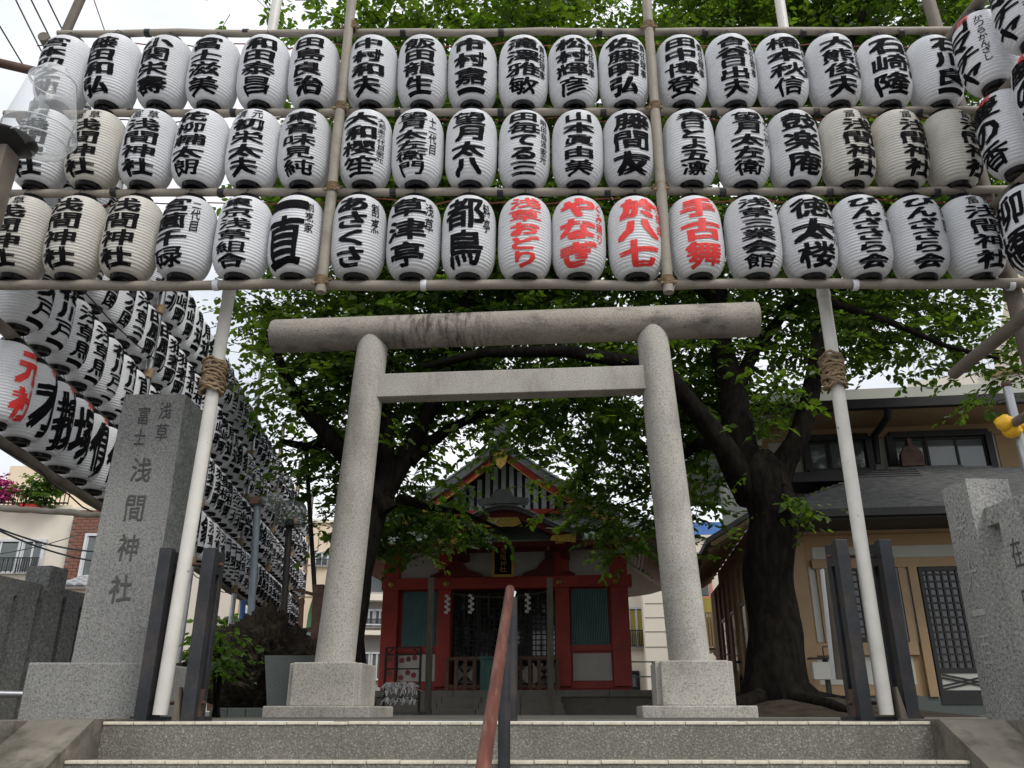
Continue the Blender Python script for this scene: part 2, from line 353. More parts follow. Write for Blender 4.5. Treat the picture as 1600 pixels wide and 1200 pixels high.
# ------------------------------------------------------------------ lantern meshes
LR, LZ0, LZ1 = .169, .044, .588
def prof_r(z):
    t = (z - (LZ0 + LZ1) / 2) / ((LZ1 - LZ0) / 2); t = max(-1, min(1, t)); return .078 + (LR - .078) * (1 - abs(t) ** 3.9) ** .56
def lantern_body():
    n = 27; pr = []
    for i in range(n):                                  # skin pulled in at every hoop
        for f, dr in ((0, -.0045), (.22, .0004), (.55, .0020), (.80, .0004)): z = LZ0 + (LZ1 - LZ0) * (i + f) / n; pr.append((prof_r(z) + dr, z))
    pr.append((prof_r(LZ1) - .004, LZ1))
    return MB().lathe(pr, 28, smooth=True)
me_body_w = lantern_body().mesh('paper_body', m_white); me_body_c = lantern_body().mesh('paper_body', m_cream)
me_cap = MB().lathe([(.0, .030), (.058, .030), (.062, .018), (.073, .016), (.078, .022), (.081, .050), (.086, .056), (.084, .046)], 24).mesh('bottom_cap', m_lac)
me_top = MB().lathe([(.088, .573), (.086, .586), (.078, .591), (.076, .622), (.070, .624), (.066, .60)], 24).mesh('top_ring', m_lac)
me_hook = MB().tube([(0, -.068, .63), (0, -.05, .665), (0, 0, .685), (0, .05, .665), (0, .068, .63)], .003, 5).mesh('wire_handle', m_wire)
def wrap(u, v):
    a = u / LR; r = prof_r(v) + .0042; return (r * math.sin(a), -r * math.cos(a), v)
LET = {}
def letter_meshes(main, side=None, small=None, off=.028, width=.205, top=.55):
    """main column, a narrow column on the right and tiny characters near the top; red/black by key"""
    key = (main, side, small, width, off, top)
    if key not in LET:
        mb = MB(); vt, vb = top, .052
        if small: place_text(mb, small[0], .055, .08, top + .02, top - .06, .012, wrap); place_text(mb, small[1], -.055, .08, top + .02, top - .06, .012, wrap); vt = top - .06
        uc = -.022 if side else 0.0
        n = sum(HW.get(c, 1.0) for c in main)
        if n <= 2.1 and len(main) == 2: pass
        place_text(mb, main, uc, width, vt, vb, off, wrap)
        if side: place_text(mb, side, .125, .062, top - .03, top - .03 - .075 * max(3, len(side)) if len(side) < 5 else .14, .012, wrap, gap=.12)
        LET[key] = mb
    return LET[key]
LM = {}
def lantern(main, loc, rz, label, group, side=None, small=None, red=False, cream=False, width=.205, tilt=0.0, topred=None, off=.028, hook=True, top=.535):
    t = thing('paper_lantern', label, 'lantern', loc, rz + random.uniform(-.09, .09), group); t.rotation_euler[0] = tilt + random.uniform(-.02, .02); t.rotation_euler[1] = random.uniform(-.022, .022)
    link('paper_body', me_body_c if cream else me_body_w, t); link('bottom_cap', me_cap, t); link('top_ring', me_top, t)
    if hook: link('wire_handle', me_hook, t)
    k = (main, side, small, red, width, off, top)
    if k not in LM: LM[k] = letter_meshes(main, side, small, off, width, top).mesh('lettering', m_red if red else m_ink)
    link('lettering', LM[k], t)
    if topred:
        k2 = ('top', topred)
        if k2 not in LM: LM[k2] = place_text(MB(), topred, .02, .11, .597, .50, .02, wrap).mesh('red_lettering', m_red)
        link('red_lettering', LM[k2], t)
    return t

# ================================================================== SETTING
def sheet(name, x0, x1, y0, y1, z, mat):
    return struct(MB().add([(x0, y0, z), (x1, y0, z), (x1, y1, z), (x0, y1, z)], [(0, 1, 2, 3)]).build(name, mat))
sheet('ground', -500, 500, 4.56, 900, 0, m_ground)
STREET = -1.56
sheet('street', -500, 500, -300, 4.6, STREET, m_road)
STX0, STX1, STY, RISE, TREAD = -1.93, 1.975, 4.2, .153, .30
for k in range(10):                                     # the flight of steps, top one first
    y0 = STY - k * TREAD; z1 = -k * RISE - .003
    s = struct(MBbox(STX0, STX1, y0 + .012, (y0 + TREAD + (.06 if k else .10)), z1 - RISE - .03 if k < 9 else STREET, z1 - .002).build('step', m_step))
    nt = 27 if k < 2 else 1
    if k == 0: tile = None
    w = (STX1 - STX0) / nt
    if k in (0, 2):
        tile = MBbox(-w / 2 + .0015, w / 2 - .0015, -.030, .030, -.009, .005, .003).mesh('nosing_tile', m_nosing)
    for i in range(nt):
        o = link('nosing_tile', tile, s); o.location = (STX0 + w * (i + .5), y0 + .036 + random.uniform(-.001, .001), z1 + random.uniform(-.001, .001))
# sloping cheek walls and the retaining walls beside the flight
for sx, x in ((-1, STX0), (1, STX1)):
    poly = [(STY + .36, .012), (STY - .08, .012), (STY - .08 - 1.9, -1.9 * RISE / TREAD), (STY - .08 - 2.9, STREET), (STY + .36, STREET)]
    xa, xb = (x - .30, x - .002) if sx < 0 else (x + .002, x + .30)
    n = len(poly); vs = [(xa, y, z) for y, z in poly] + [(xb, y, z) for y, z in poly]
    fs = [tuple(range(n))[::-1], tuple(range(n, 2 * n))] + [(i, (i + 1) % n, (i + 1) % n + n, i + n) for i in range(n)]
    o = MB().add(vs, fs).build('cheek_wall', m_conc)
    tag(o, 'sloping concrete cheek wall beside the steps on the ' + ('left' if sx < 0 else 'right'), 'wall', 'cheek walls of the steps')
    xa, xb = (-14, x - .304) if sx < 0 else (x + .304, 14)
    o = MBbox(xa, xb, 3.55 if sx > 0 else 4.0, 4.64, STREET, .006).build('retaining_wall', m_conc)
    tag(o, 'stained concrete retaining wall under the ' + ('dark stone fence on the left' if sx < 0 else 'pale stone posts on the right'), 'wall', 'retaining walls')

# ================================================================== STONE GATE
YT = -R(4.9)
tor = thing('stone_gate', 'stone torii gate with round pillars and a stained round top beam', 'torii', (0, 8, 0), YT)
def tl(x, z, y=0): return (x, y, z)
for sx, xb, xt in ((-1, -1.665, -1.505), (1, 1.612, 1.475)):
    MB().tube([(xb, 0, .44), (xb + (xt - xb) * .5, 0, 2.1), (xt, 0, 3.80)], [.186, .176, .162], 40).build('pillar', m_torii, tor)
    b = MB(); b.box(xb - .29, xb + .29, -.32, .32, .09, .46, .012); b.box(xb - .335, xb + .335, -.275, .275, .091, .455, .012); b.build('plinth', m_torii, tor)
    MBbox(xb - .475, xb + .475, -.47, .47, -.02, .092, .012).build('base_block', m_torii, tor)
bm_ = MB().tube([(-2.62, 0, 3.87), (-2.60, 0, 3.87), (2.56, 0, 3.86), (2.58, 0, 3.86)], [.176, .184, .184, .176], 40); bm_.build('top_beam', m_beam, tor)
MBbox(-1.53, 1.50, -.10, .10, 3.085, 3.345, .008).build('tie_beam', m_torii, tor)

# ================================================================== NAME PILLAR (left)
npd = 5.15
pA = P(110, 1042, npd); pB = P(226, 1042, npd); cx = (pA.x + pB.x) / 2; pw = pB.x - pA.x; ztop = zat(615, npd)
bx0, bx1 = P(30, 1118, npd - .1).x, P(222, 1118, npd - .1).x
stp = thing('name_pillar', 'tall square granite pillar carved with a column of characters, left of the steps', 'stone pillar', (cx, npd + pw / 2, 0))
ph = .31
MBbox(bx0 - cx, bx1 - cx + .03, -pw / 2 - .12, pw / 2 + .12, -.01, ph, .01).build('pedestal', m_pillar, stp)
tw = pw * .93
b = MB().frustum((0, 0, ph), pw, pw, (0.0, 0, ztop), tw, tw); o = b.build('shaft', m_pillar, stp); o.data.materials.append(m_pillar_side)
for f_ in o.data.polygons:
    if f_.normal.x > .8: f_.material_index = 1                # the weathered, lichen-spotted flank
def on_shaft(u, v):
    t = (v - ph) / (ztop - ph); return (u, -(pw + (tw - pw) * t) / 2 - .002, v)
b = MB()
def zz(py): return zat(py, npd)
place_text(b, '浅間神社', -.0, .150, zz(705), zz(952), .018, on_shaft, 0, .02, gap=.34)
place_text(b, '浅草', .088, .088, zz(624), zz(692), .012, on_shaft, 0, .0, gap=.2)
place_text(b, '富士', -.052, .088, zz(630), zz(698), .012, on_shaft, 0, .0, gap=.2)
b.build('carved_lettering', m_carve, stp)
# ================================================================== STONE FENCES
def stone_fence(label, x_a, y_a, x_b, y_b, n, post_h, bal_h, rail_z, mat, big_at, pw, bw, chars, face, group='stone fences'):
    """row of square posts joined by a rail from a to b; big_at = indices of the tall posts"""
    d = Vector((x_b - x_a, y_b - y_a, 0)); L = d.length; ang = math.atan2(d.y, d.x)
    t = thing('stone_fence', label, 'fence', (x_a, y_a, 0), ang, group)
    ci = 0
    for i in range(n):
        x = L * i / (n - 1); big = i in big_at; w = pw if big else bw; h = post_h if big else bal_h
        b = MB(); b.frustum((x, 0, 0), w, w, (x, 0, h), w * .98, w * .98)
        if big: b.add([(x - w * .49, -w * .49, h), (x + w * .49, -w * .49, h), (x + w * .49, w * .49, h), (x - w * .49, w * .49, h), (x, 0, h + w * .05)], [(0, 1, 4), (1, 2, 4), (2, 3, 4), (3, 0, 4)])
        p = b.build('post' if big else 'baluster', mat, t)
        if chars and ci < len(chars):
            fn = lambda u, v, w=w, x=x: (x + u * face, -face * (w / 2 + .002), v)
            place_text(MB(), chars[ci], 0, w * .5, h * .93, h * .16, -.004, fn, 0, .0, gap=.45).build('carved_lettering', m_carve_light if big else m_carve, p); ci += 1
    edges = sorted([0] + [L * i / (n - 1) for i in big_at] + [L])
    for a, c in zip(edges[:-1], edges[1:]):
        if c - a > pw * 1.2: MBbox(a + pw * .5 - .0, c - pw * .5 + .0, -bw * .30, bw * .30, rail_z - .11, rail_z, .006).build('rail', mat, t)
    return t
# right: runs from the first tall post towards the viewer
zr = zat(752, 4.9)
stone_fence('pale granite post fence carved with characters, right of the steps', 2.855, 4.97, 2.93, 3.35, 5, zr, zr * .80, zr * .865, m_post, (0, 4), .27, .20, ['柴大一百', '在日文', '吉田正'], 1)
# left: dark fence receding behind the name pillar
lx = P(0, 1118, 5.6).x
stone_fence('dark granite post fence behind the name pillar, one paler post standing tall', -3.42, 4.75, -3.10, 7.0, 11, .985, .80, .86, m_fence, (5,), .185, .16, None, 1)
MBbox(-3.9, -3.0, 4.66, 7.2, -.02, .16).build('fence_kerb', m_fence, None) if False else None
o = MB().tube([(-3.9, 5.05, .16), (-2.75, 5.6, .14)], .022, 10).build('ground_pipe', m_steel); tag(o, 'thin grey pipe lying low in front of the dark stone fence', 'pipe')

# ================================================================== FRONT LANTERN RACK
FD = 4.5
RAILZ = [zat(447, FD), zat(303, FD), zat(178, FD), zat(53, FD)]
XL, XR = -3.42, 3.12
rack = thing('lantern_rack', 'tall frame of weathered poles holding three rows of lanterns above the gate', 'lantern rack', (0, FD, 0))
def wobble_line(p0, p1, n=14, amp=.008, sag=0.0):
    p0 = Vector(p0); p1 = Vector(p1); s = random.uniform(0, 99)
    return [p0.lerp(p1, i / n) + Vector((0, noise.noise((i * .4, s, 0)) * amp, noise.noise((i * .4, s, 5)) * amp - sag * 4 * (i / n) * (1 - i / n))) for i in range(n + 1)]
def bamboo(p0, p1, r, node=.45, n=30):
    pts = wobble_line(p0, p1, n, .012); L = (Vector(p1) - Vector(p0)).length
    rr = [r * (1 + (.10 if int(i * L / n / node) != int((i + 1) * L / n / node) else 0)) * random.uniform(.97, 1.03) for i in range(n + 1)]
    return MB().tube(pts, rr, 12)
for i, z in enumerate(RAILZ):
    ext = 3.30 if i < 2 else 3.2
    bamboo((-3.5 if i < 1 else -3.2 if i == 3 else -3.42, 0, z), (ext if i else 3.22, 0, z + (.02 if i == 0 else .03)), .030 if i == 0 else .0255).build('rail', m_bamboo, rack)
    if i < 3:
        MB().tube(wobble_line((-3.35, .03, z + .62), (3.1, .03, z + .62), 60, .05), .0045, 5).build('power_cable', m_cable, rack)
for x0, x1, r, m in ((-1.155, -1.125, .032, m_bamboo), (.945, .955, .032, m_bamboo)):
    MB().tube(wobble_line((x0, -.075, RAILZ[0] - .085), (x1, -.075, RAILZ[3] + .75), 16, .02), [r * (1 + .06 * math.sin(i * 2.1)) for i in range(17)], 14).build('upright', m, rack)
    for z in RAILZ:
        c = MB()
        for k in range(5):
            zz_ = z - .03 + k * .013; x = x0 + (x1 - x0) * (z - RAILZ[0]) / 2
            c.lathe([(.036, -.006), (.042, 0), (.036, .006)], 14, (x + random.uniform(-.003, .003), -.07, zz_))
        c.tube([(x - .05, -.03, z + .03), (x + .05, -.10, z - .03)], .009, 6); c.tube([(x + .05, -.03, z + .035), (x - .05, -.10, z - .035)], .009, 6)
        c.build('rope_lashing', m_rope, rack)
MB().tube([(-3.42, .06, RAILZ[0] - .2), (-3.20, .06, RAILZ[3] + .02), (-3.13, .06, RAILZ[3] + .5)], .033, 12).build('upright', m_darkpole, rack)
MB().tube([(3.16, .10, -.0), (3.13, .08, RAILZ[0]), (3.03, .06, RAILZ[3] + .5)], [.055, .05, .042], 12).build('upright', m_darkpole, rack)
MB().tube([(-3.62, .05, 4.28), (-3.30, .09, 4.22)], .032, 12).build('stub_pole', m_rust, rack)
tape_me = MB().lathe([(.029, -.02), (.030, -.018), (.030, .018), (.029, .02)], 12).mesh('tape_band', m_tape)
BX = []                                                # lantern centres across the front: three bays of six
for b_ in range(3): BX += [-3.085 + b_ * 2.125 + i * .3455 for i in range(6)]
for ri in (1, 2, 3):
    for i in (1, 3, 6, 8, 10, 12, 14, 16):
        o = link('tape_band', tape_me, rack); o.location = (BX[i] + .172 + (.0 if i % 2 else .02), 0, RAILZ[ri] + .008); o.rotation_euler = (0, R(90), 0)
wt = MB().lathe([(.034, -.018), (.035, -.016), (.035, .016), (.034, .018)], 12).mesh('white_tape_band', m_wtape)
for px in (338, 662, 1048, 1335, 1578):
    o = link('white_tape_band', wt, rack); o.location = (P(px, 445, FD).x, 0, RAILZ[0] + .006); o.rotation_euler = (0, R(90), 0)
ROW = {
 3: [('宮本卯之助',), ('藤田和弘',), ('小関栄壽',), ('冨士滋美',), ('和田泰昌',), ('田島良治',), ('中村和夫',), ('飯田龍生',), ('市村嘉一',),
     ('滝澤雅敏', '責任理事'), ('松村輝彦', '責任理事'), ('佐藤明弘', '責任理事'), ('田中博登', '責任理事'), ('合谷日出夫', '責任理事'), ('橋本秋信', '責任理事'), ('大熊俊夫', '責任理事'), ('石崎隆', '責任理事'), ('石川良一',)],
 2: [('浅間神社', None, '草富'), ('浅間神社', None, '草富'), ('浅間神社', None, '草富'), ('花柳輔太朗',), ('初栄太夫', None, '元清'), ('東音味見純',), ('大和櫻笙', '大和楽三代目家元'), ('望月太左衛門', '十二代目'),
     ('望月太八',), ('田毎てる三', '明田毎派家元'), ('山本眞由美',), ('藤間友',), ('春日とよ五凛',), ('望月太左衛', '十二代'), ('鼓楽庵',), ('浅間神社', None, '草富'), ('浅間神社', None, '草富'), ('浅間神社', None, '草富')],
 1: [('浅間神社', None, '草富'), ('浅間神社',), ('浅間神社',), ('宮薗千碌', '二代目'), ('東京浅草組合',), ('一直', '割烹家'), ('あさくさ', '割烹'), ('草津亭', '浅草'), ('都鳥', '料亭'),
     ('浅草おどり',), ('やなぎ', 'くみ踊り'), ('於八七', '浅草会'), ('手古舞',), ('浅草三業会館',), ('徳太楼', 'そうめん'), ('びんざさら会', '浅草'), ('びんざさら会', '浅草'), ('浅間神社', None, '草富')]}
LROT = {3: [-.10, -.12, -.08, -.05, -.02, 0, -.04, 0, .02, .0, .05, .08, .05, .05, .10, .12, .10, .22], 2: [-.10, -.10, -.05, -.08, -.04, 0, -.05, 0, 0, 0, 0, .08, -.05, .14, .08, .26, .30, .62], 1: [-.12, -.06, -.06, -.10, -.05, -.02, -.05, 0, -.02, 0, 0, .06, .04, 0, .14, .08, .10, .20]}
RN = {3: 'top', 2: 'middle', 1: 'bottom'}
for r_, items in ROW.items():
    for i, it in enumerate(items):
        main = it[0]; side = it[1] if len(it) > 1 else None; small = it[2] if len(it) > 2 else None
        red = r_ == 1 and i in (9, 10, 11, 12); cream = (r_ == 2 and i in (1, 15, 16, 17)) or (r_ == 1 and i in (0, 1, 2))
        wid = .285 if len(main) <= 3 else .255 if len(main) < 5 else .235
        tone = 'yellowed' if cream else 'white'; ink = 'red' if red else 'black'
        lantern(main, (BX[i] + random.uniform(-.006, .006), FD + .0, RAILZ[r_ - 1] + .010), LROT[r_][i],
                f'{tone} paper lantern with {NUM[len(main)]} {ink} characters, {ordinal(i + 1)} from left in {RN[r_]} front row',
                'lanterns on the front rack', side, small, red, cream, wid, off=.050 if len(main) < 4 else .045, top={3: .508, 2: .52, 1: .538}[r_])

# ================================================================== LEFT SIDE WALL OF LANTERNS
SW0, SWK = -2.75, -.108
SRZ = [1.66, 2.33, 3.00, 3.67, 4.36]
def swx(y): return SW0 + SWK * y
side_rack = thing('lantern_rack', 'long frame of poles carrying four rows of lanterns back along the left side', 'lantern rack', (swx(4.6), 4.6, 0))
def wb(mb, name, mat): return mb.build(name, mat, side_rack, True)
for i, z in enumerate(SRZ):
    wb(bamboo((swx(4.4), 4.4, z), (swx(19.2), 19.2, z), .036, .6, 60), 'rail', m_darkpole)
for y in (7.2, 9.6, 12.0, 14.4, 16.8, 19.1):
    wb(MB().tube(wobble_line((swx(y) + .10, y, 0), (swx(y) + .10, y, 5.0), 10, .02), .035, 10), 'upright', m_steel if y < 13 else m_darkpole)
    for z in SRZ: wb(MB().tube([(swx(y) + .10, y - .02, z - .05), (swx(y) + .10, y + .01, z + .05)], .046, 10), 'rope_lashing', m_rope)
wb(MB().tube(wobble_line((swx(5) + .08, 4.9, 3.05), (swx(9) + .15, 9.4, 3.75), 20, .02, .25), .006, 6), 'power_cable', m_wire)
wb(MB().tube(wobble_line((swx(5) + .02, 5.0, 1.61), (swx(15) + .02, 15, 1.60), 60, .05, .02), .006, 6), 'power_cable', m_wire)
NC = 41
SIDE = {4: ['浅草仲見世', '雷門宮戸', '雷門宮戸', '仲町会'], 3: ['浅草田中', '浅草石', '浅草石', '浅草公園', '浅草公園', '浅草三'],
        2: ['聖天戸一', '花川戸一', '浅草馬一', '浅草馬一', '花川戸二', '花川戸二', '直又', '直又']}
FARW = ['千束三', '浅草寿', '田原町', '猿若町', '聖横町', '浅三北', '柴崎町', '馬道一', '象一', '浅草橋']
ROWN = {1: 'lowest', 2: 'second lowest', 3: 'second highest', 4: 'highest'}
for r_ in (1, 2, 3, 4):
    for c in range(NC):
        y = 4.95 + c * .343
        if r_ in SIDE: seq = SIDE[r_]; txt = seq[c] if c < len(seq) else FARW[(c // 2 + r_ * 3) % len(FARW)]
        else: txt = ['元社', '才', '技', '塚', '伊', '保', '浅間社', '江戸一'][c] if c < 8 else FARW[(c // 3 + 4) % len(FARW)]
        red = r_ == 1 and c == 0; big = r_ == 1 and 1 <= c < 7
        if r_ == 1 and c < 1: txt = '元社'
        elif r_ == 1 and c < 7: txt = '才技塚伊保木'[c - 1]
        lantern(txt, (swx(y), y, SRZ[r_ - 1] + .036), R(93),
                f'white paper lantern, {ordinal(c + 1)} from the near end in the {ROWN[r_]} row of left wall', 'lanterns on the left side rack',
                None, None, red, False, .31 if big else .26, topred='神' if big else None, off=.055 if big else .048, hook=c < 12)

# ================================================================== RIGHT SIDE RACK (comes towards the viewer)
RX = 3.02
r_rack = thing('lantern_rack', 'short frame of dark poles on the right coming towards the viewer, three rows', 'lantern rack', (RX, 4.2, 0))
def wr(mb, name, mat): return mb.build(name, mat, r_rack, True)
RSZ = [2.30, 2.98, 3.62, 4.36]
for z in RSZ: wr(bamboo((RX - .02 if z > 2.4 else RX - .16, 4.62 if z > 2.4 else 4.95, z - (0 if z > 2.4 else .22)), (RX + .22, 2.3, z + (0 if z > 2.4 else .12)), .038, .5, 16), 'rail', m_darkpole)
wr(MB().tube([(RX + .26, 2.5, STREET), (RX + .26, 2.5, 4.7)], .045, 10), 'upright', m_darkpole)
RT = {3: [('コマチヤ', 'かつらかんざし', '結'), ('コマチヤ', 'かつらかんざし', '結'), ('コマチヤ', 'かつらかんざし', '結')], 2: [('慶の香', None, '組'), ('慶の香', None, '組'), ('慶の香', None, '組')], 1: [('柳橋', None, None), ('柳橋', None, None)]}
for r_, its in RT.items():
    for c, (m_, s_, tr) in enumerate(its):
        y = 4.16 - c * .37
        lantern(m_, (RX + .04 + c * .03, y, RSZ[r_ - 1] + .05), R(-90 + 3) + .18,
                f'white paper lantern turned sideways, {ordinal(c + 1)} from the corner in {RN[r_]} row of right rack', 'lanterns on the right side rack', s_, None, False, False, .25, topred=tr, off=.045)

# ================================================================== WHITE POLES, STANDS, ROPE COILS
def white_pole(px0, py0, px1, py1, d, which):
    a = P(px0, py0, d); b_ = P(px1, py1, d); dirv = (b_ - a)
    t = thing('white_pole', f'tall white painted steel pole with rust spots, {which}', 'pole', (a.x, d, 0), 0, 'white poles flanking the steps')
    top = a + dirv * 1.25
    MB().tube([a, a.lerp(top, .3), a.lerp(top, .5), top], [.040, .040, .039, .036], 20).build('shaft', m_whitepole, t, True)
    for q in (.50, .73):
        p = a + dirv * q; u = dirv.normalized(); MB().tube([p - u * .02, p + u * .02], .043, 20).build('clamp_ring', m_whitepole, t, True)
    return a, b_
a1, b1 = white_pole(250, 1117, 433, 0, 4.78, 'left of the stone gate')
a2, b2 = white_pole(1385, 1117, 1218, 0, 4.78, 'right of the stone gate')
def rope_coil(px, py, d, which):
    c = P(px, py, d); pts = []; n = 520
    for i in range(n):
        a = i * .32; h = .080 * math.sin(i / n * math.pi * 11.3) + random.uniform(-.012, .012); rr = .052 + .020 * (i / n) + random.uniform(-.004, .006)
        pts.append(Vector((c.x + rr * math.cos(a), c.y + rr * math.sin(a) * 1.0, c.z + h + .03 * math.sin(a * .9))))
    o = MB().tube(pts, .0085, 6).build('rope_coil', m_rope); tag(o, f'coil of brown rope wound round the white pole {which}', 'rope', 'rope coils on the white poles')
rope_coil(333, 590, 4.78, 'left of the gate'); rope_coil(1301, 582, 4.78, 'right of the gate')
def stand(ax, d, which, h):
    t = thing('pole_stand', f'black steel socket stand gripping the white pole {which}', 'pole stand', (ax, d, 0), 0, 'stands of the white poles')
    for sx in (-1, 1):
        x = sx * .125
        MBbox(x - .035, x + .035, -.05, .02, -.01, h, .004).build('channel', m_stand, t)
        MBbox(x - .03, x + .03, .09, .15, -.01, h, .004).build('channel', m_stand, t)
        MBbox(x - .034, x + .034, .021, .089, h - .14, h - .01, .003).build('spacer_block', m_stand, t)
        MBbox(x - .034, x + .034, .021, .089, 0, .16, .003).build('spacer_block', m_rust, t)
    MBbox(-.20, .20, .0, .14, -.012, .02).build('foot_plate', m_stand, t)
    MB().tube([(-.18, .055, h - .08), (.18, .055, h - .08)], .010, 8).build('bolt', m_rust, t); MB().tube([(-.18, .055, .09), (.18, .055, .09)], .010, 8).build('bolt', m_rust, t)
    MB().add([(.05, -.06, 0), (.09, -.06, 0), (.09, .03, 0), (.05, .03, 0), (.052, -.05, .17), (.06, -.05, .17), (.06, .02, .17), (.052, .02, .17)], [(0, 3, 2, 1), (4, 5, 6, 7), (0, 1, 5, 4), (1, 2, 6, 5), (2, 3, 7, 6), (3, 0, 4, 7)]).build('wedge', m_wood, t)
    return t
stand(a1.x + .03, 4.80, 'left of the gate', zat(858, 4.8)); stand(a2.x + .01, 4.80, 'right of the gate', zat(845, 4.8))

# ================================================================== HANDRAIL
hr = thing('handrail', 'worn red steel handrail with dark posts running down the middle of the steps', 'handrail', (0, 4.2, 0))
h0 = P(797, 921, 4.62); h1 = P(755, 1200, 2.85); hd = (h1 - h0)
MB().tube([h0 + Vector((0, .012, -.012)), h0, h0 + hd * .5, h0 + hd * 1.35], [.016, .025, .025, .025], 20).build('rail', m_handrail, hr, True)
MB().tube([(h0.x + .012, 4.56, 0), (h0.x + .012, 4.56, h0.z - .05)], .027, 16).build('post', m_stand, hr, True)
q = h0 + hd * .42; MB().tube([(q.x + .01, q.y, -3 * RISE), (q.x + .01, q.y, q.z - .01)], .027, 16).build('post', m_stand, hr, True)
q = h0 + hd * 1.1; MB().tube([(q.x + .01, q.y, -7 * RISE), (q.x + .01, q.y, q.z - .01)], .027, 16).build('post', m_stand, hr, True)
MB().tube([(h0.x + .014, 4.56, h0.z - .06), (h0.x + .028, 4.58, h0.z - .02), (h0.x + .006, 4.6, h0.z - .01)], .007, 8).build('bracket', m_alu, hr, True)

# ================================================================== SHRINE
SH = Frame((-.115, 16.0, 0), -R(7))
shr = thing('shrine_hall', 'small vermilion shrine hall with copper gable roof behind the stone gate', 'shrine', SH.loc, SH.yaw)
def sx_(px, py=1000, y=0.0): return SH.hit(px, py, y)[0]
def sz_(py, px=790, y=0.0): return SH.hit(px, py, y)[1]
PF = sz_(1080)                                         # platform top
xa, xb = sx_(597), sx_(985); xd0, xd1 = sx_(705), sx_(869)
# platform: core and separate cap stones
MBbox(xa - .25, xb + .45, -.62, 5.4, -.01, PF - .115).build('platform', m_shstone, shr)
def blocks(name, x0, x1, y0, y1, z0, z1, n, mat, parent):
    w = (x1 - x0) / n
    for i in range(n): MBbox(x0 + i * w + .004, x0 + (i + 1) * w - .004, y0, y1, z0, z1 + random.uniform(-.003, .003), .006).build(name, mat, parent)
blocks('cap_stone', xa - .30, xb + .50, -.68, .3, PF - .11, PF, 6, m_shstone, shr)
s0, s1 = sx_(648, 1100), sx_(883, 1100)
for k in range(3):
    zt = PF - .10 * (k + 1) - .01; blocks('step_stone', s0 - .05 * k, s1 + .05 * k, -.68 - .27 * (k + 1), -.68 - .27 * k + .05, max(-.01, zt - .12), zt, 4, m_shstone, shr)
MBbox(xa + .02, xb - .02, -.02, 5.0, PF, PF + .07).build('ground_sill', m_verm, shr)
# columns
zl0, zl1 = sz_(921), sz_(903); ztop_ = sz_(862)
for px0, px1, nm in ((597, 622, 'column'), (684, 705, 'column'), (869, 892, 'column'), (957, 985, 'column')):
    MBbox(sx_(px0), sx_(px1), -.14, .14, PF + .07, ztop_ + .55, .012).build(nm, m_verm, shr)
MBbox(xa - .02, xb + .08, -.18, .12, zl0, zl1, .008).build('lintel', m_verm, shr)
MBbox(xa - .02, xb + .02, -.16, .10, ztop_, ztop_ + .13, .008).build('tie_beam', m_dkred, shr)
MBbox(xa + .05, xb - .05, -.02, .06, zl1, ztop_ + .6).build('plaster_band', m_plaster, shr)
for px in (611, 698, 877, 967):                        # gilt nail covers on the lintel
    b = MB(); c = (sx_(px), -.19, (zl0 + zl1) / 2)
    pr = [(.062, 0), (.058, .012), (.03, .018), (.026, .034), (.0, .038)]
    vs = []; fs = []
    for r, y in pr:
        for k in range(14): a = 2 * math.pi * k / 14; rr = r * (1 + (.12 * math.cos(a * 6) if r > .05 else 0)); vs.append((c[0] + rr * math.cos(a), c[1] - y, c[2] + rr * math.sin(a)))
    for i in range(len(pr) - 1):
        for k in range(14): k2 = (k + 1) % 14; fs.append((i * 14 + k, (i + 1) * 14 + k, (i + 1) * 14 + k2, i * 14 + k2))
    b.add(vs, fs, True); b.build('nail_cover', m_gold, shr)
# panels beside the door: red rails, slatted teal windows, white plaster panels
for p0, p1, pw0, pw1 in ((622, 684, 628, 684), (892, 957, 894, 952)):
    x0, x1 = sx_(p0), sx_(p1)
    MBbox(x0, x1, .0, .08, PF + .07, zl0).build('wall_panel', m_verm, shr)
    MBbox(x0 + .03, x1 - .03, -.03, .0, sz_(1064), sz_(1022)).build('plaster_panel', m_plaster, shr)
    w0, w1 = sx_(pw0), sx_(pw1); zb, zt = sz_(1009), sz_(923)
    win = MBbox(w0, w1, -.012, -.001, zb, zt).build('window', m_dark, shr)
    n = 22; m = MB(); dx = (w1 - w0) / n
    for i in range(n): m.box(w0 + i * dx + dx * .2, w0 + i * dx + dx * .8, -.05, -.013, zb, zt)
    stuff(m.build('window_slats', m_teal, win))
    MBbox(x0, x1, -.06, .0, zb - .10, zb - .002).build('rail', m_verm, shr); MBbox(x0, x1, -.06, .0, sz_(1076), sz_(1066)).build('rail', m_verm, shr)
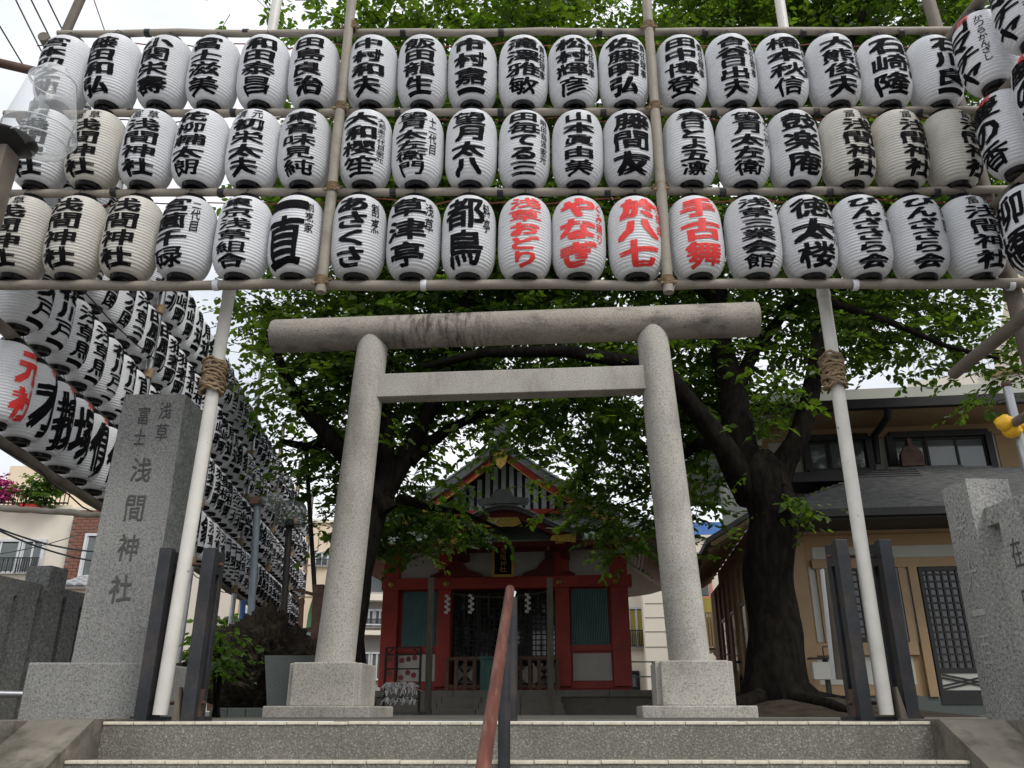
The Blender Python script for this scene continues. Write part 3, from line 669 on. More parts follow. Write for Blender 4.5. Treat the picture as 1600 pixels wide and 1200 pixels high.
# side and back walls, dark interior with latticed doors
for x0, x1 in ((xa + .02, xa + .14), (xb - .14, xb - .02)): MBbox(x0, x1, .15, 4.8, PF, ztop_ + .5).build('side_wall', m_verm, shr)
MBbox(xa + .15, xb - .15, 4.6, 4.75, PF, ztop_ + .5).build('rear_wall', m_dkred, shr)
MBbox(xa + .15, xb - .15, .10, 4.6, PF + .02, PF + .08).build('inner_floor', m_dkwood, shr)
dy = .16
for j in range(4):
    x0 = xd0 + (xd1 - xd0) * j / 4; x1 = xd0 + (xd1 - xd0) * (j + 1) / 4
    d = MBbox(x0 + .004, x1 - .004, dy + .03, dy + .04, PF + .08, zl0).build('door', m_pane_dark, shr)
    b = MB(); zb = PF + .52
    b.box(x0 + .004, x0 + .035, dy, dy + .03, PF + .08, zl0); b.box(x1 - .035, x1 - .004, dy, dy + .03, PF + .08, zl0)
    for k in range(1, 5): xx = x0 + (x1 - x0) * k / 5; b.box(xx - .009, xx + .009, dy + .006, dy + .024, zb, zl0)
    for k in range(14): z = zb + (zl0 - zb) * k / 13.5; b.box(x0 + .03, x1 - .03, dy + .002, dy + .028, z - .009, z + .009)
    b.build('lattice', m_dkwood, d)
    MBbox(x0 + .035, x1 - .035, dy + .012, dy + .03, PF + .14, PF + .44).build('lower_panel', m_plaster, d)
    b = MB()
    for k in range(9):
        t = (k / 8 - .5); xm = (x0 + x1) / 2; zm = PF + .29; b.bar((xm + t * .32, dy + .008, zm - .15), (xm - t * .32, dy + .008, zm + .15), .014, .008, (0, 1, 0))
    b.build('panel_bars', m_black, d)
# frog-leg struts over the lintel
for px in (712, 860):
    xc = sx_(px); w = .34; poly = []
    for i in range(21): t = -1 + i / 10; poly.append((xc + t * w * (1.45 if abs(t) > .75 else 1.0), zl1 + .02 + .30 * (math.cos(t * math.pi) * .5 + .5) ** .8 + .03))
    poly = [(xc + w * 1.45, zl1)] + poly[::-1] + [(xc - w * 1.45, zl1)]
    MB().prism(poly, -.14, -.03).build('frog_leg_strut', m_dkred, shr)
    MBbox(xc - .07, xc + .07, -.16, -.02, zl1 + .35, ztop_ + .2).build('bearing_block', m_dkred, shr)
# curved porch gable
KY = -1.9
kz = lambda px, py: SH.hit(px, py, KY)
kc = kz(786, 790); ke = kz(905, 828)
hw = ke[0] - kc[0]; k_h = kc[1] - ke[1]
def kara(t): a = min(1, abs(t)); return ke[1] + k_h * (math.cos(a * math.pi) * .5 + .5) ** .9 + .04 * max(0, a - .85) / .15
def kara_poly(off0, off1, w=1.0):
    ts = [-w + 2 * w * i / 40 for i in range(41)]
    return [(kc[0] + t * hw, kara(t) + off1) for t in ts] + [(kc[0] + t * hw, kara(t) + off0) for t in ts[::-1]]
pr = thing  # (alias kept short below)
MB().prism(kara_poly(-.07, -.005, 1.02), KY - .02, -.3).build('porch_roof', m_roofedge, shr)
b = MB(); n = 30
for i in range(n):                                     # courses over the curve
    t0 = -1.04 + 2.08 * i / n; t1 = t0 + 2.08 / n + .01; up = .020 if (abs(t0) > abs(t1)) else 0
    z0_, z1_ = kara(t0) + (.022 if t0 < 0 else .006), kara(t1) + (.006 if t0 < 0 else .022)
    b.prism([(kc[0] + t0 * hw, kara(t0) - .004), (kc[0] + t1 * hw, kara(t1) - .004), (kc[0] + t1 * hw, z1_), (kc[0] + t0 * hw, z0_)], KY - .06, -.35)
stuff(b.build('porch_roof_courses', m_copper, shr))
MB().prism(kara_poly(-.20, -.072, .97), KY + .06, KY + .14).build('porch_barge_board', m_dkred, shr)
MB().prism([(kc[0] - .42, kc[1] + .02), (kc[0] + .42, kc[1] + .02), (kc[0] + .45, kc[1] + .10), (kc[0] + .2, kc[1] + .13), (kc[0] + .12, kc[1] + .27), (kc[0] - .12, kc[1] + .27), (kc[0] - .2, kc[1] + .13), (kc[0] - .45, kc[1] + .10)], KY - .10, KY + .1).build('ridge_end_tile', m_roofedge, shr)
for sgn in (-1, 1):
    x0, x1 = sorted((kc[0] + sgn * hw * .62, kc[0] + sgn * hw * .95)); zc = kara(.9) - .17
    MB().prism([(x0, zc - .02), (x1, zc - .06), (x1, zc + .09), (x0 + .02, zc + .06 if sgn > 0 else zc + .09)], KY + .04, KY + .058).build('gilt_fitting', m_gold, shr)
MB().prism([(kc[0] - .34, kc[1] - .36), (kc[0] + .34, kc[1] - .36), (kc[0] + .26, kc[1] - .20), (kc[0] - .26, kc[1] - .20)], KY + .03, KY + .058).build('gilt_fitting', m_gold, shr)
for sgn in (-1, 1):
    x = kc[0] + sgn * hw * .74; MBbox(x - .07, x + .07, KY + .15, .0, zl1 + .30, zl1 + .44).build('porch_beam', m_dkred, shr)
    MBbox(x - .075, x + .075, KY + .10, KY + .15, zl1 + .295, zl1 + .445).build('beam_end', m_gold, shr)
MBbox(kc[0] - hw * .8, kc[0] + hw * .8, -.32, -.24, zl1 + .44, zl1 + .56).build('porch_tie', m_dkred, shr)
MBbox(kc[0] - hw * .78, kc[0] + hw * .78, -.29, -.27, zl1 + .56, ke[1] + .2).build('porch_plaster', m_plaster, shr)
# plaque
pz0, pz1 = sz_(899, y=-.42), sz_(853, y=-.42); px0, px1 = SH.hit(771, 870, -.42)[0], SH.hit(802, 870, -.42)[0]
pq = MBbox(px0, px1, -.44, -.40, pz0, pz1, .004).build('plaque', m_lac, shr)
b = MB()
for bx in ((px0 - .02, px0 + .025, pz0 - .03, pz1 + .03), (px1 - .025, px1 + .02, pz0 - .03, pz1 + .03), (px0, px1, pz1 - .01, pz1 + .035), (px0, px1, pz0 - .035, pz0 + .01)): b.box(bx[0], bx[1], -.47, -.441 if False else -.43, bx[2], bx[3])
b.build('plaque_frame', m_gold, pq)
place_text(MB(), '浅間神社', (px0 + px1) / 2, .13, pz1 - .05, pz0 + .05, .0, lambda u, v: (u, -.445, v), 0, 0, gap=.14).build('gilt_lettering', m_gold, pq)
MBbox((px0 + px1) / 2 - .04, (px0 + px1) / 2 + .04, -.42, -.3, pz1 + .02, pz1 + .3).build('plaque_hanger', m_dkred, shr)
# main roof: lower hipped skirt with upturned eaves, upper gable with concave slopes
EX0, EX1, EYF, EYB = -3.15, 3.35, -1.25, 6.2
ze = sz_(846, y=EYF); GX = 2.0; gy = -.35; zg = sz_(800, y=gy); zap = sz_(684, y=gy - .5)
def eave_z(x, y):
    a = abs((x - .1) / 3.25); b_ = abs((y - 2.5) / 3.75); return ze + .22 * max(0, a * b_) ** 6
def skirt(off, nn=10):
    rings = []
    N = 16
    for j in range(nn + 1):
        t = j / nn; ring = []
        x0 = EX0 + (-GX - EX0) * t; x1 = EX1 + (GX - EX1) * t; y0 = EYF + (gy + .25 - EYF) * t; y1 = EYB + (5.2 - EYB) * t
        for sgm in range(4):
            for i in range(N):
                u = i / N
                x, y = ((x0 + (x1 - x0) * u, y0), (x1, y0 + (y1 - y0) * u), (x1 - (x1 - x0) * u, y1), (x0, y1 - (y1 - y0) * u))[sgm]
                ez = eave_z(EX0 + (EX1 - EX0) * ((x - x0) / (x1 - x0)), EYF + (EYB - EYF) * ((y - y0) / (y1 - y0)))
                z = ez + (zg - ez) * (t ** 1.25) + off; ring.append((x, y, z))
        rings.append(ring)
    return rings
rg = skirt(0, 18); b = MB(); nr = len(rg[0])
for j in range(18):                                    # stepped courses
    lo = [(x, y, z + .022) for x, y, z in rg[j]]; hi = [(x, y, z + .004) for x, y, z in rg[j + 1]]; lip = [(x, y, z - .004) for x, y, z in rg[j]]
    fs = [(i, (i + 1) % nr, nr + (i + 1) % nr, nr + i) for i in range(nr)]
    b.add(lo + hi, fs); b.add(lip + lo, fs)
stuff(b.build('lower_roof_courses', m_copper, shr))
b = MB(); e0 = [(x, y, z - .10) for x, y, z in rg[0]]; inn = [(max(xa, min(xb, x)), max(.0, min(4.8, y)), ztop_ + .52) for x, y, z in rg[0]]
b.add([(x, y, z - .004) for x, y, z in rg[0]] + e0, [(i, nr + i, nr + (i + 1) % nr, (i + 1) % nr) for i in range(nr)]); b.build('eave_edge', m_dkred, shr)
b = MB(); b.add(e0 + inn, [(i, nr + i, nr + (i + 1) % nr, (i + 1) % nr) for i in range(nr)]); b.build('soffit', m_plaster, shr)
b = MB()
for i in range(4, nr, 2):
    p, q = Vector(e0[i]), Vector(inn[i])
    if i < 20: b.bar(p + Vector((0, .03, -.035)), q + Vector((0, 0, -.05)), .05, .06)
stuff(b.build('rafters', m_verm, shr))
def gable_z(x): t = min(1.15, abs(x) / GX); return zap - (zap - zg) * (1.32 * t - .32 * t * t)
for sgn in (-1, 1):
    b = MB(); n = 20
    for i in range(n):
        x0, x1 = i / n * 2.22, (i + 1) / n * 2.22; q0, q1 = gable_z(x0), gable_z(x1)
        b.prism([(sgn * x0, q0 - .02), (sgn * x1, q1 - .02), (sgn * x1, q1 + .03), (sgn * x0, q0 + .008)] if sgn > 0 else [(sgn * x1, q1 - .02), (sgn * x0, q0 - .02), (sgn * x0, q0 + .008), (sgn * x1, q1 + .03)], gy - .55, 5.6)
    stuff(b.build('gable_roof_courses', m_copper, shr))
    ts = [i / 16 * 2.2 for i in range(17)]
    poly = [(sgn * x, gable_z(x) - .02) for x in ts] + [(sgn * x, gable_z(x) - .20) for x in ts[::-1]]
    MB().prism(poly, gy - .53, gy - .30).build('roof_verge', m_roofedge, shr)
    poly = [(sgn * x, gable_z(x) - .202) for x in ts] + [(sgn * x, gable_z(x) - .36) for x in ts[::-1]]
    MB().prism(poly, gy - .45, gy - .38).build('barge_board', m_verm, shr)
    poly = [(sgn * x, gable_z(x) - .34) for x in ts] + [(sgn * x, gable_z(x) - .362) for x in ts[::-1]]
    MB().prism(poly, gy - .46, gy - .44).build('gilt_edging', m_gold, shr)
    xs = [1.25, 2.15, 2.15, 1.5]; poly = [(sgn * 1.25, gable_z(1.25) - .34), (sgn * 2.15, gable_z(2.15) - .36), (sgn * 2.15, gable_z(2.15) - .16), (sgn * 1.45, gable_z(1.45) - .2)]
    MB().prism(poly, gy - .475, gy - .462).build('gilt_fitting', m_gold, shr)
MB().prism([(0, zap - .10), (-.15, zap - .34), (-.09, zap - .52), (0, zap - .62), (.09, zap - .52), (.15, zap - .34)], gy - .50, gy - .47).build('gable_pendant', m_gold, shr)
# gable field: white boards with dark battens
MB().prism([(-GX, zg - .1), (0, zap - .2), (GX, zg - .1)], gy - .02, gy).build('gable_wall', m_black, shr)
n = 23
for i in range(n):
    x = -1.72 + 3.44 * i / (n - 1); zt = gable_z(x) - .3
    if zt > zg + .05: MBbox(x - .045, x + .045, gy - .05, gy - .021, zg + .02, zt).build('gable_board', m_board, shr)
MBbox(-1.9, 1.9, gy - .10, gy - .02, zg - .07, zg + .02).build('gable_sill', m_verm, shr)
MB().tube([(0, gy - .6, zap + .05), (0, 5.7, zap + .05)], .12, 12).build('ridge', m_roofedge, shr)
MB().prism([(-.26, zap - .02), (.26, zap - .02), (.2, zap + .16), (.09, zap + .34), (-.09, zap + .34), (-.2, zap + .16)], gy - .68, gy - .56).build('ridge_end_tile', m_roofedge, shr)
# sacred rope with paper streamers
rp0, rp1 = (xd0 + .0, zl0 - .08), (xd1 - .0, zl0 - .05)
t = thing('sacred_rope', 'thin straw rope hung with zigzag paper streamers across the dark shrine doorway', 'rope', SH.M @ Vector((0, -.2, zl0 - .1)), SH.yaw)
fr = SH.M
def shp(x, y, z): return SH.M @ Vector((x, y, z))
pts = [shp(rp0[0] + (rp1[0] - rp0[0]) * i / 14, -.2, rp0[1] + (rp1[1] - rp0[1]) * i / 14 - .10 * 4 * (i / 14) * (1 - i / 14)) for i in range(15)]
MB().tube(pts, .011, 6).build('cord', m_wood, t, True)
def streamer(px, n=7):
    x = sx_(px, 930, -.2); z = rp0[1] - .02; b = MB()
    for k in range(n):
        o_ = .02 * (1 if k % 2 else -1); b.add([shp(x + o_ - .035, -.21 - .008 * (k % 2), z - k * .05), shp(x + o_ + .035, -.21 - .008 * (k % 2), z - k * .05 - .012), shp(x + o_ + .028, -.225, z - k * .05 - .062), shp(x + o_ - .042, -.225, z - k * .05 - .05)], [(0, 1, 2, 3)])
    b.build('paper_streamer', m_paperstrip, t, True)
for px in (700, 737, 825): streamer(px)
for px in (725, 745, 763, 822, 840): x = sx_(px, 930, -.2); MB().tube([shp(x, -.2, rp0[1] - .05), shp(x + .005, -.2, rp0[1] - .45)], .006, 5).build('straw_strand', m_wood, t, True)
# low wooden barrier and offertory box in the doorway
t = thing('wooden_barrier', 'low worn wooden railing across the shrine doorway', 'barrier', SH.M @ Vector((0, -.35, PF)), SH.yaw)
q0, q1 = sx_(699, 1050, -.35), sx_(872, 1050, -.35); hb = sz_(1026, y=-.35) - PF
for z0, z1 in ((hb - .06, hb), (.04, .10)): MBbox(q0, q1, -.03, .03, z0, z1).build('rail', m_redwood, t)
for i in range(13):
    x = q0 + (q1 - q0) * i / 12
    if abs(x - sx_(778, 1050, -.35)) > .27: MBbox(x - .033, x + .033, -.045, -.031, 0, hb - .03).build('slat', m_redwood, t)
o0, o1 = sx_(752, 1050, -.55), sx_(808, 1050, -.55); oz = sz_(1026, y=-.55)
t = thing('offertory_box', 'teal painted offertory box behind the handrail in the shrine doorway', 'offertory box', SH.M @ Vector(((o0 + o1) / 2, -.55, PF)), SH.yaw)
ow = (o1 - o0) / 2; MBbox(-ow, ow, -.12, .14, 0, oz - PF - .05, .006).build('box_body', m_box, t); MBbox(-ow - .02, ow + .02, -.14, .16, oz - PF - .05, oz - PF, .004).build('lid', m_box, t)
for sx in (-1, 1): MBbox(sx * ow * .55 - .04, sx * ow * .55 + .04, -.135, -.121, .1, oz - PF - .15).build('front_panel', m_green_metal, t)
# free-standing grey wooden posts in front of the hall
for px0, py0, px1, d, w in ((668, 1119, 674, 14.2, 'left of the shrine doorway'), (861, 1119, 859, 14.2, 'right of the shrine doorway')):
    a = P(px0, py0, d); a.z = 0; b_ = P(px1, 903, d)
    o = MB().bar(a, b_, .10, .10, (0, 1, 0)).build('wooden_post', m_wood); tag(o, f'plain grey square wooden post standing {w}', 'post', 'wooden posts before the shrine')

# rack for paper fortunes
t = thing('fortune_rack', 'dark metal rack with plum blossoms and tied white paper fortunes left of the shrine steps', 'fortune rack', P(630, 1118, 14.0), -R(7))
FR = Frame((P(630, 1118, 14.0).x, 14.0, 0), -R(7))
fx0, fz1 = FR.hit(604, 1011); fx1, _ = FR.hit(658, 1011); fz0 = 0
b = MB()
for x in (fx0, fx1): b.bar((x, 0, 0), (x, 0, fz1), .03)
for x in (fx0, fx1): MB().bar((x, 0, 0), (x, 0, fz1), .035).build('upright', m_dkwood, t)
for py in (1011, 1022, 1044, 1068, 1091): z = FR.hit(630, py)[1]; MB().bar((fx0, 0, z), (fx1, 0, z), .022).build('crossbar', m_dkwood, t)
x = FR.hit(618, 1040)[0]; MB().bar((x, 0, FR.hit(618, 1068)[1]), (x, 0, FR.hit(618, 1022)[1]), .03).build('crossbar', m_dkwood, t)
for sx, x in ((1, fx0), (-1, fx1)): MB().bar((x, 0, fz1 - .13), (x + sx * .13, 0, fz1), .02).build('brace', m_dkwood, t)
for px, py, mt in ((629, 1031, m_plum), (639, 1029, m_rust), (649, 1027, m_plum), (609, 1029, m_rust), (638, 1050, m_plum), (647, 1054, m_plum), (627, 1058, m_plum), (609, 1052, m_rust)):
    x, z = FR.hit(px, py); b = MB(); pts = []
    for i in range(40): a = 2 * math.pi * i / 40; r = .045 * (.72 + .28 * abs(math.cos(a * 2.5 - math.pi / 4 * 5))); pts.append((x + r * math.cos(a), z + r * math.sin(a)))
    b.prism(pts, -.045, -.025); b.build('plum_blossom', mt, t)
b = MB()
for i in range(330):
    z1 = FR.hit(630, random.choice((1066, 1067, 1090, 1075)))[1] + random.uniform(-.03, .02); x = fx0 + .02 + (fx1 - fx0 - .06) * (random.random() ** 1.3); L = random.uniform(.05, .10); a = random.uniform(-1.3, 1.3)
    p = Vector((x, random.uniform(-.06, .03), z1)); q = p + Vector((math.sin(a) * L, random.uniform(-.03, .01), -math.cos(a) * L)); b.bar(p, q, .016, .004)
stuff(b.build('paper_fortunes', m_paperstrip, t))
MBbox(fx0 - .05, fx1 + .06, -.25, .25, .02, .05).build('base_tray', m_slab, t)
for x in (fx0, fx1): MBbox(x - .03, x + .03, -.24, .24, 0, .02).build('foot', m_dkwood, t)

# ================================================================== OFFICE BUILDING (right)
OF = Frame((3.2, 12.2, 0), -R(7))
off = thing('shrine_office', 'two-storey ochre timber-framed office with dark roofs behind the cherry tree', 'building', OF.loc, OF.yaw)
def oh(px, py, y=0.0): return OF.hit(px, py, y)
XE = 8.5
z_up = oh(1430, 745, .8)[1]
XC = oh(1205, 1000)[0]                                  # visible corner of the front wall
MBbox(XC, XE, .0, 5.5, .10, oh(1400, 800)[1]).build('lower_wall', m_ochre, off)
MBbox(XC + .0, XE, -.05, .05, -.01, oh(1400, 1088)[1]).build('stone_base', m_slab, off)
def ob(name, px0, px1, py0, py1, y0, y1, mat, ref=None, bev=.004):
    pm = (px0 + px1) / 2; x0 = oh(px0, (py0 + py1) / 2, y0)[0]; x1 = oh(px1, (py0 + py1) / 2, y0)[0]; z1 = oh(pm, py0, y0)[1]; z0 = oh(pm, py1, y0)[1]
    return MBbox(x0, x1, y0, y1, z0, z1, bev).build(name, mat, off if ref is None else ref)
# horizontal members of the front
ob('lintel_beam', 1240, 1760, 806, 829, -.16, .0, m_ochre_wood)
ob('plaster_strip', 1268, 1760, 850, 869, -.012, .0, m_cream_wall)
ob('head_beam', 1268, 1760, 869, 884, -.07, .0, m_ochre_wood)
ob('corner_post', 1238, 1268, 829, 1088, -.09, .0, m_ochre_wood)
ob('plaster_strip', 1270, 1282, 886, 1004, -.013, .0, m_cream_wall); ob('post', 1282, 1294, 884, 1004, -.05, .0, m_ochre_wood)
ob('sill_beam', 1268, 1436, 1004, 1024, -.072, .0, m_ochre_wood)
ob('plaster_panel', 1270, 1430, 1026, 1070, -.014, .0, m_cream_wall)
ob('sill_beam', 1268, 1436, 1071, 1087, -.074, .0, m_ochre_wood)
ob('post', 1412, 1424, 884, 1004, -.05, .0, m_ochre_wood); ob('plaster_strip', 1424, 1435, 886, 1004, -.013, .0, m_cream_wall)
ob('post', 1436, 1450, 884, 1089, -.08, .0, m_ochre_wood); ob('post', 1546, 1562, 884, 1089, -.08, .0, m_ochre_wood)
def lattice(name, px0, px1, py0, py1, nx, nz, panel_py=None):
    w = ob(name, px0, px1, py0, py1, -.03, -.018, m_pane_dark, None, 0)
    x0 = oh(px0, 980, -.03)[0]; x1 = oh(px1, 980, -.03)[0]; z1 = oh((px0 + px1) / 2, py0, -.03)[1]; z0 = oh((px0 + px1) / 2, py1, -.03)[1]
    zl = z0 if panel_py is None else oh((px0 + px1) / 2, panel_py, -.03)[1]
    b = MB()
    for i in range(nx + 1): x = x0 + (x1 - x0) * i / nx; b.box(x - .012, x + .012, -.055, -.032, zl, z1)
    for k in range(nz + 1): z = zl + (z1 - zl) * k / nz; b.box(x0, x1, -.050, -.036, z - .012, z + .012)
    b.build('lattice', m_black, w)
    b = MB(); b.box(x0 - .01, x0 + .04, -.062, -.031, z0, z1); b.box(x1 - .04, x1 + .01, -.062, -.031, z0, z1); b.box(x0, x1, -.061, -.031, z1 - .05, z1); b.box(x0, x1, -.061, -.031, z0, z0 + .06); b.build('frame', m_black, w)
    if panel_py:
        zb = z0 + .18; MBbox(x0 + .04, x1 - .04, -.05, -.031, zb, zl - .05).build('lower_panel', m_cream_wall, w)
        b = MB()
        for dz in (-.035, .035):
            b.bar((x0 + .05, -.055, zb + .035 + dz * .6), (x1 - .05, -.055, zl - .085 + dz * .6), .022, .012, (0, 1, 0)); b.bar((x0 + .05, -.058, zl - .085 + dz * .6), (x1 - .05, -.058, zb + .035 + dz * .6), .022, .012, (0, 1, 0))
        b.build('cross_bars', m_black, w); MBbox(x0, x1, -.06, -.031, z0, zb).build('bottom_rail', m_black, w)
        MBbox(x0, x1, -.06, -.031, zl - .05, zl + .02).build('middle_rail', m_black, w)
lattice('lattice_window', 1294, 1411, 886, 1003, 10, 10)
lattice('lattice_door', 1451, 1545, 886, 1101, 8, 14, 1046)
lattice('lattice_door', 1563, 1660, 886, 1101, 8, 14, 1046)
# porch roof: hipped shingle slope with a small ridge tile
ey = -1.0
zE = oh(1400, 792, ey)[1]; xe0 = oh(1222, 792, ey)[0]; xr = oh(1425, 730, .6)[0]; zR = oh(1425, 728, .6)[1]; zS = oh(1300, 742, .6)[1]
apexL, apexR = (xr - .25, .62, zR), (xr + .35, .62, zR)
xl = xe0; xrr = XE + .6; n = 22
def slope_pts(t):   # front slope outline at height fraction t
    z = zE + (zR - zE) * (t ** 1.15); y = ey + (.62 - ey) * t
    return xl + (apexL[0] - xl) * (t ** 1.5), xrr + (apexR[0] - xrr) * (t ** 1.5), y, z
b = MB()
for i in range(n):
    a0, a1, ya, za = slope_pts(i / n); c0, c1, yc, zc = slope_pts((i + 1) / n)
    lip = .030
    b.add([(a0, ya, za + lip), (a1, ya, za + lip), (c1, yc, zc + .002), (c0, yc, zc + .002), (a0, ya, za - .006), (a1, ya, za - .006)], [(0, 1, 2, 3), (4, 5, 1, 0)])
    b.add([(a0, ya, za + lip), (c0, yc, zc + .002), (c0, 1.4, zc + .002), (a0, 1.4, za + lip), (a0, ya, za - .006), (a0, 1.4, za - .006)], [(0, 1, 2, 3), (0, 3, 5, 4)])
stuff(b.build('porch_roof_shingles', m_shingle, off))
MBbox(xl - .02, xrr, ey - .03, ey + .05, zE - .11, zE - .008).build('gutter', m_black, off)
MBbox(xl + .05, xrr, ey + .06, .0, zE - .14, zE - .02).build('porch_soffit', m_black, off)
MB().prism([(xr - .17, zR - .02), (xr + .17, zR - .02), (xr + .16, zR + .18), (xr + .09, zR + .29), (xr + .035, zR + .30), (xr + .03, zR + .42), (xr - .03, zR + .42), (xr - .035, zR + .30), (xr - .09, zR + .29), (xr - .16, zR + .18)], .50, .62).build('ridge_end_tile', m_rust, off)
# the pent roof line left of the hip
b = MB(); zpl = oh(1290, 750, .3)[1]
for i in range(4): b.box(XC - .1, xr, .25 - .05 * i * 0 + i * .06, 1.2, zpl + i * .05 - .03, zpl + i * .05 + .02)
stuff(b.build('pent_roof_courses', m_black, off))
# upper storey
UY = 1.0
zU0 = oh(1400, 760, UY)[1]; zU1 = oh(1400, 650, UY)[1] + .5; XU0 = oh(1175, 700, UY)[0]
MBbox(XU0, XE, UY, 5.5, zU0 - .6, zU1).build('upper_wall', m_cream_wall, off)
ob('frieze', 1170, 1760, 624, 681, UY - .05, UY, m_ochre)
ob('frieze_moulding', 1170, 1760, 644, 649, UY - .08, UY - .05, m_brown)
ob('corner_panel', 1562, 1592, 668, 760, UY - .02, UY, m_ochre)
ob('corner_panel', 1170, 1206, 681, 800, UY - .02, UY, m_ochre)
def upwin(px0, px1, py0, py1):
    w = ob('window', px0, px1, py0, py1, UY - .012, UY - .002, m_dark, None, 0); x0 = oh(px0, 710, UY)[0]; x1 = oh(px1, 710, UY)[0]; zt = oh((px0 + px1) / 2, py0, UY)[1]; zb = oh((px0 + px1) / 2, py1, UY)[1]
    b = MB()
    for a in (0, 1): xx = x0 if a == 0 else x1; b.box(xx - .05, xx + .05, UY - .14, UY - .013, zb, zt)
    b.box(x0, x1, UY - .15, UY - .013, zt - .05, zt + .05); b.box(x0, x1, UY - .15, UY - .013, zb - .05, zb + .02); b.build('frame', m_black, w)
    for k, (f0, f1) in enumerate(((.04, .36), (.36, .68), (.66, .97))):
        MBbox(x0 + (x1 - x0) * f0 + .03, x0 + (x1 - x0) * f1 - .03, UY - .05 - .02 * (k % 2), UY - .045 - .02 * (k % 2), zb + .05, zt - .06).build('pane', m_pane, w)
        b = MB(); xx0, xx1 = x0 + (x1 - x0) * f0, x0 + (x1 - x0) * f1; y = UY - .07 - .02 * (k % 2)
        b.box(xx0, xx0 + .035, y, y + .04, zb + .02, zt - .05); b.box(xx1 - .035, xx1, y, y + .04, zb + .02, zt - .05); b.box(xx0 + .035, xx1 - .035, y, y + .04, zb + .02, zb + .055); b.box(xx0 + .035, xx1 - .035, y, y + .04, zt - .09, zt - .05); b.build('sash', m_dkwood, w)
upwin(1258, 1356, 687, 738); upwin(1390, 1545, 681, 752)
zV = oh(1400, 628, -.1)[1]
b = MB(); b.add([(XU0 - .7, -.15, zV), (XE + 1, -.15, zV + .0), (XE + 1, 3.2, zV + 1.0), (XU0 - .7, 3.2, zV + 1.0), (XU0 - .7, 6.5, zV), (XE + 1, 6.5, zV)], [(0, 1, 2, 3), (3, 2, 5, 4)]); b.build('upper_roof', m_copper, off)
MBbox(XU0 - .72, XE + 1, -.17, -.05, zV - .10, zV + .045).build('eave_gutter', m_black, off)
MBbox(XU0 - .68, XE + 1, -.04, UY - .05, zV - .06, zV - .03).build('soffit', m_ochre_wood, off)
dp = [OF.hit(1386, 640, .0), OF.hit(1384, 655, .1), OF.hit(1374, 672, .6), OF.hit(1374, 722, .8)]
MB().tube([(dp[0][0], -.05, dp[0][1]), (dp[1][0], .0, dp[1][1]), (dp[2][0], .86, dp[2][1]), (dp[3][0], .9, dp[3][1])], .055, 10).build('downpipe', m_black, off)
# left flank of the office along the passage: two stepped eaves, boarded wall
xs = XC
MBbox(xs - .02, xs + .05, .1, 7.0, .1, zE - .1).build('side_wall', m_ochre, off)
for i in range(9):
    y = .3 + i * .7; MBbox(xs - .06, xs - .021, y, y + .09, .1, zE - .2).build('side_post', m_ochre_wood, off)
    if i < 8 and i % 2 == 0:
        w = MBbox(xs - .035, xs - .021, y + .12, y + .66, .7, 1.7).build('side_window', m_pane_dark, off); MBbox(xs - .05, xs - .036, y + .10, y + .68, 1.7, 1.76).build('frame', m_black, w)
b = MB(); b.add([(xs + .05, .3, zE + .35), (xs + .05, 7.4, zE + .35), (xs - .75, 7.4, zE - .12), (xs - .75, .3, zE - .12), (xs + .05, .3, zE + .27), (xs + .05, 7.4, zE + .27), (xs - .75, 7.4, zE - .2), (xs - .75, .3, zE - .2)], [(0, 1, 2, 3), (4, 7, 6, 5), (3, 2, 6, 7), (0, 3, 7, 4)]); b.build('side_eave', m_shingle, off)
for i in range(13): y = .4 + i * .55; MB().bar((xs + .02, y, zE + .20), (xs - .66, y, zE - .20), .05, .07).build('side_rafter', m_ochre_wood, off)
MBbox(xs - .76, xs - .70, -.1, 6.4, zV - .45, zV + .05).build('bargeboard', m_black, off)
b = MB(); b.prism([(XU0 - .66, zV - .02), (XU0 - .66, zV - .34), (XU0 - .3, zV - .62), (XU0 + .02, zV - .5), (XU0 + .02, zV - .02)], .2, .28); b.build('gable_bracket', m_cream_wall, off)
# water dispenser stand beside the trunk, leaning board
t = thing('leaning_board', 'weathered grey board leaning against the right black stand', 'board', P(1308, 1062, 5.3), 0)
q0 = P(1297, 890, 5.3); q1 = P(1316, 1062, 5.3)
MB().bar(q1, q0, .10, .03, (0, 1, 0)).build('panel', m_wood, t, True); MB().bar(q1 + Vector((-.055, -.01, 0)), q0 + Vector((-.055, -.01, 0)), .012, .04, (0, 1, 0)).build('metal_edge', m_alu, t, True)
t = thing('wash_stand', 'small dark stand with a pale box beside the office corner post', 'stand', P(1303, 1108, 11.6), -R(7))
MBbox(-.24, .12, -.1, .1, .62, .64).build('table_top', m_black, t); MBbox(-.06, .0, -.03, .03, 0, .62).build('leg', m_black, t); MBbox(-.22, .0, -.08, .08, .36, .58, .01).build('box_body', m_cream_wall, t)
b = MB(); b.bar((-.04, 0, .64), (-.04, 0, .78), .015); b.bar((.1, 0, .64), (.1, 0, .78), .015); b.bar((-.04, 0, .78), (.1, 0, .78), .015); b.build('frame', m_black, t)

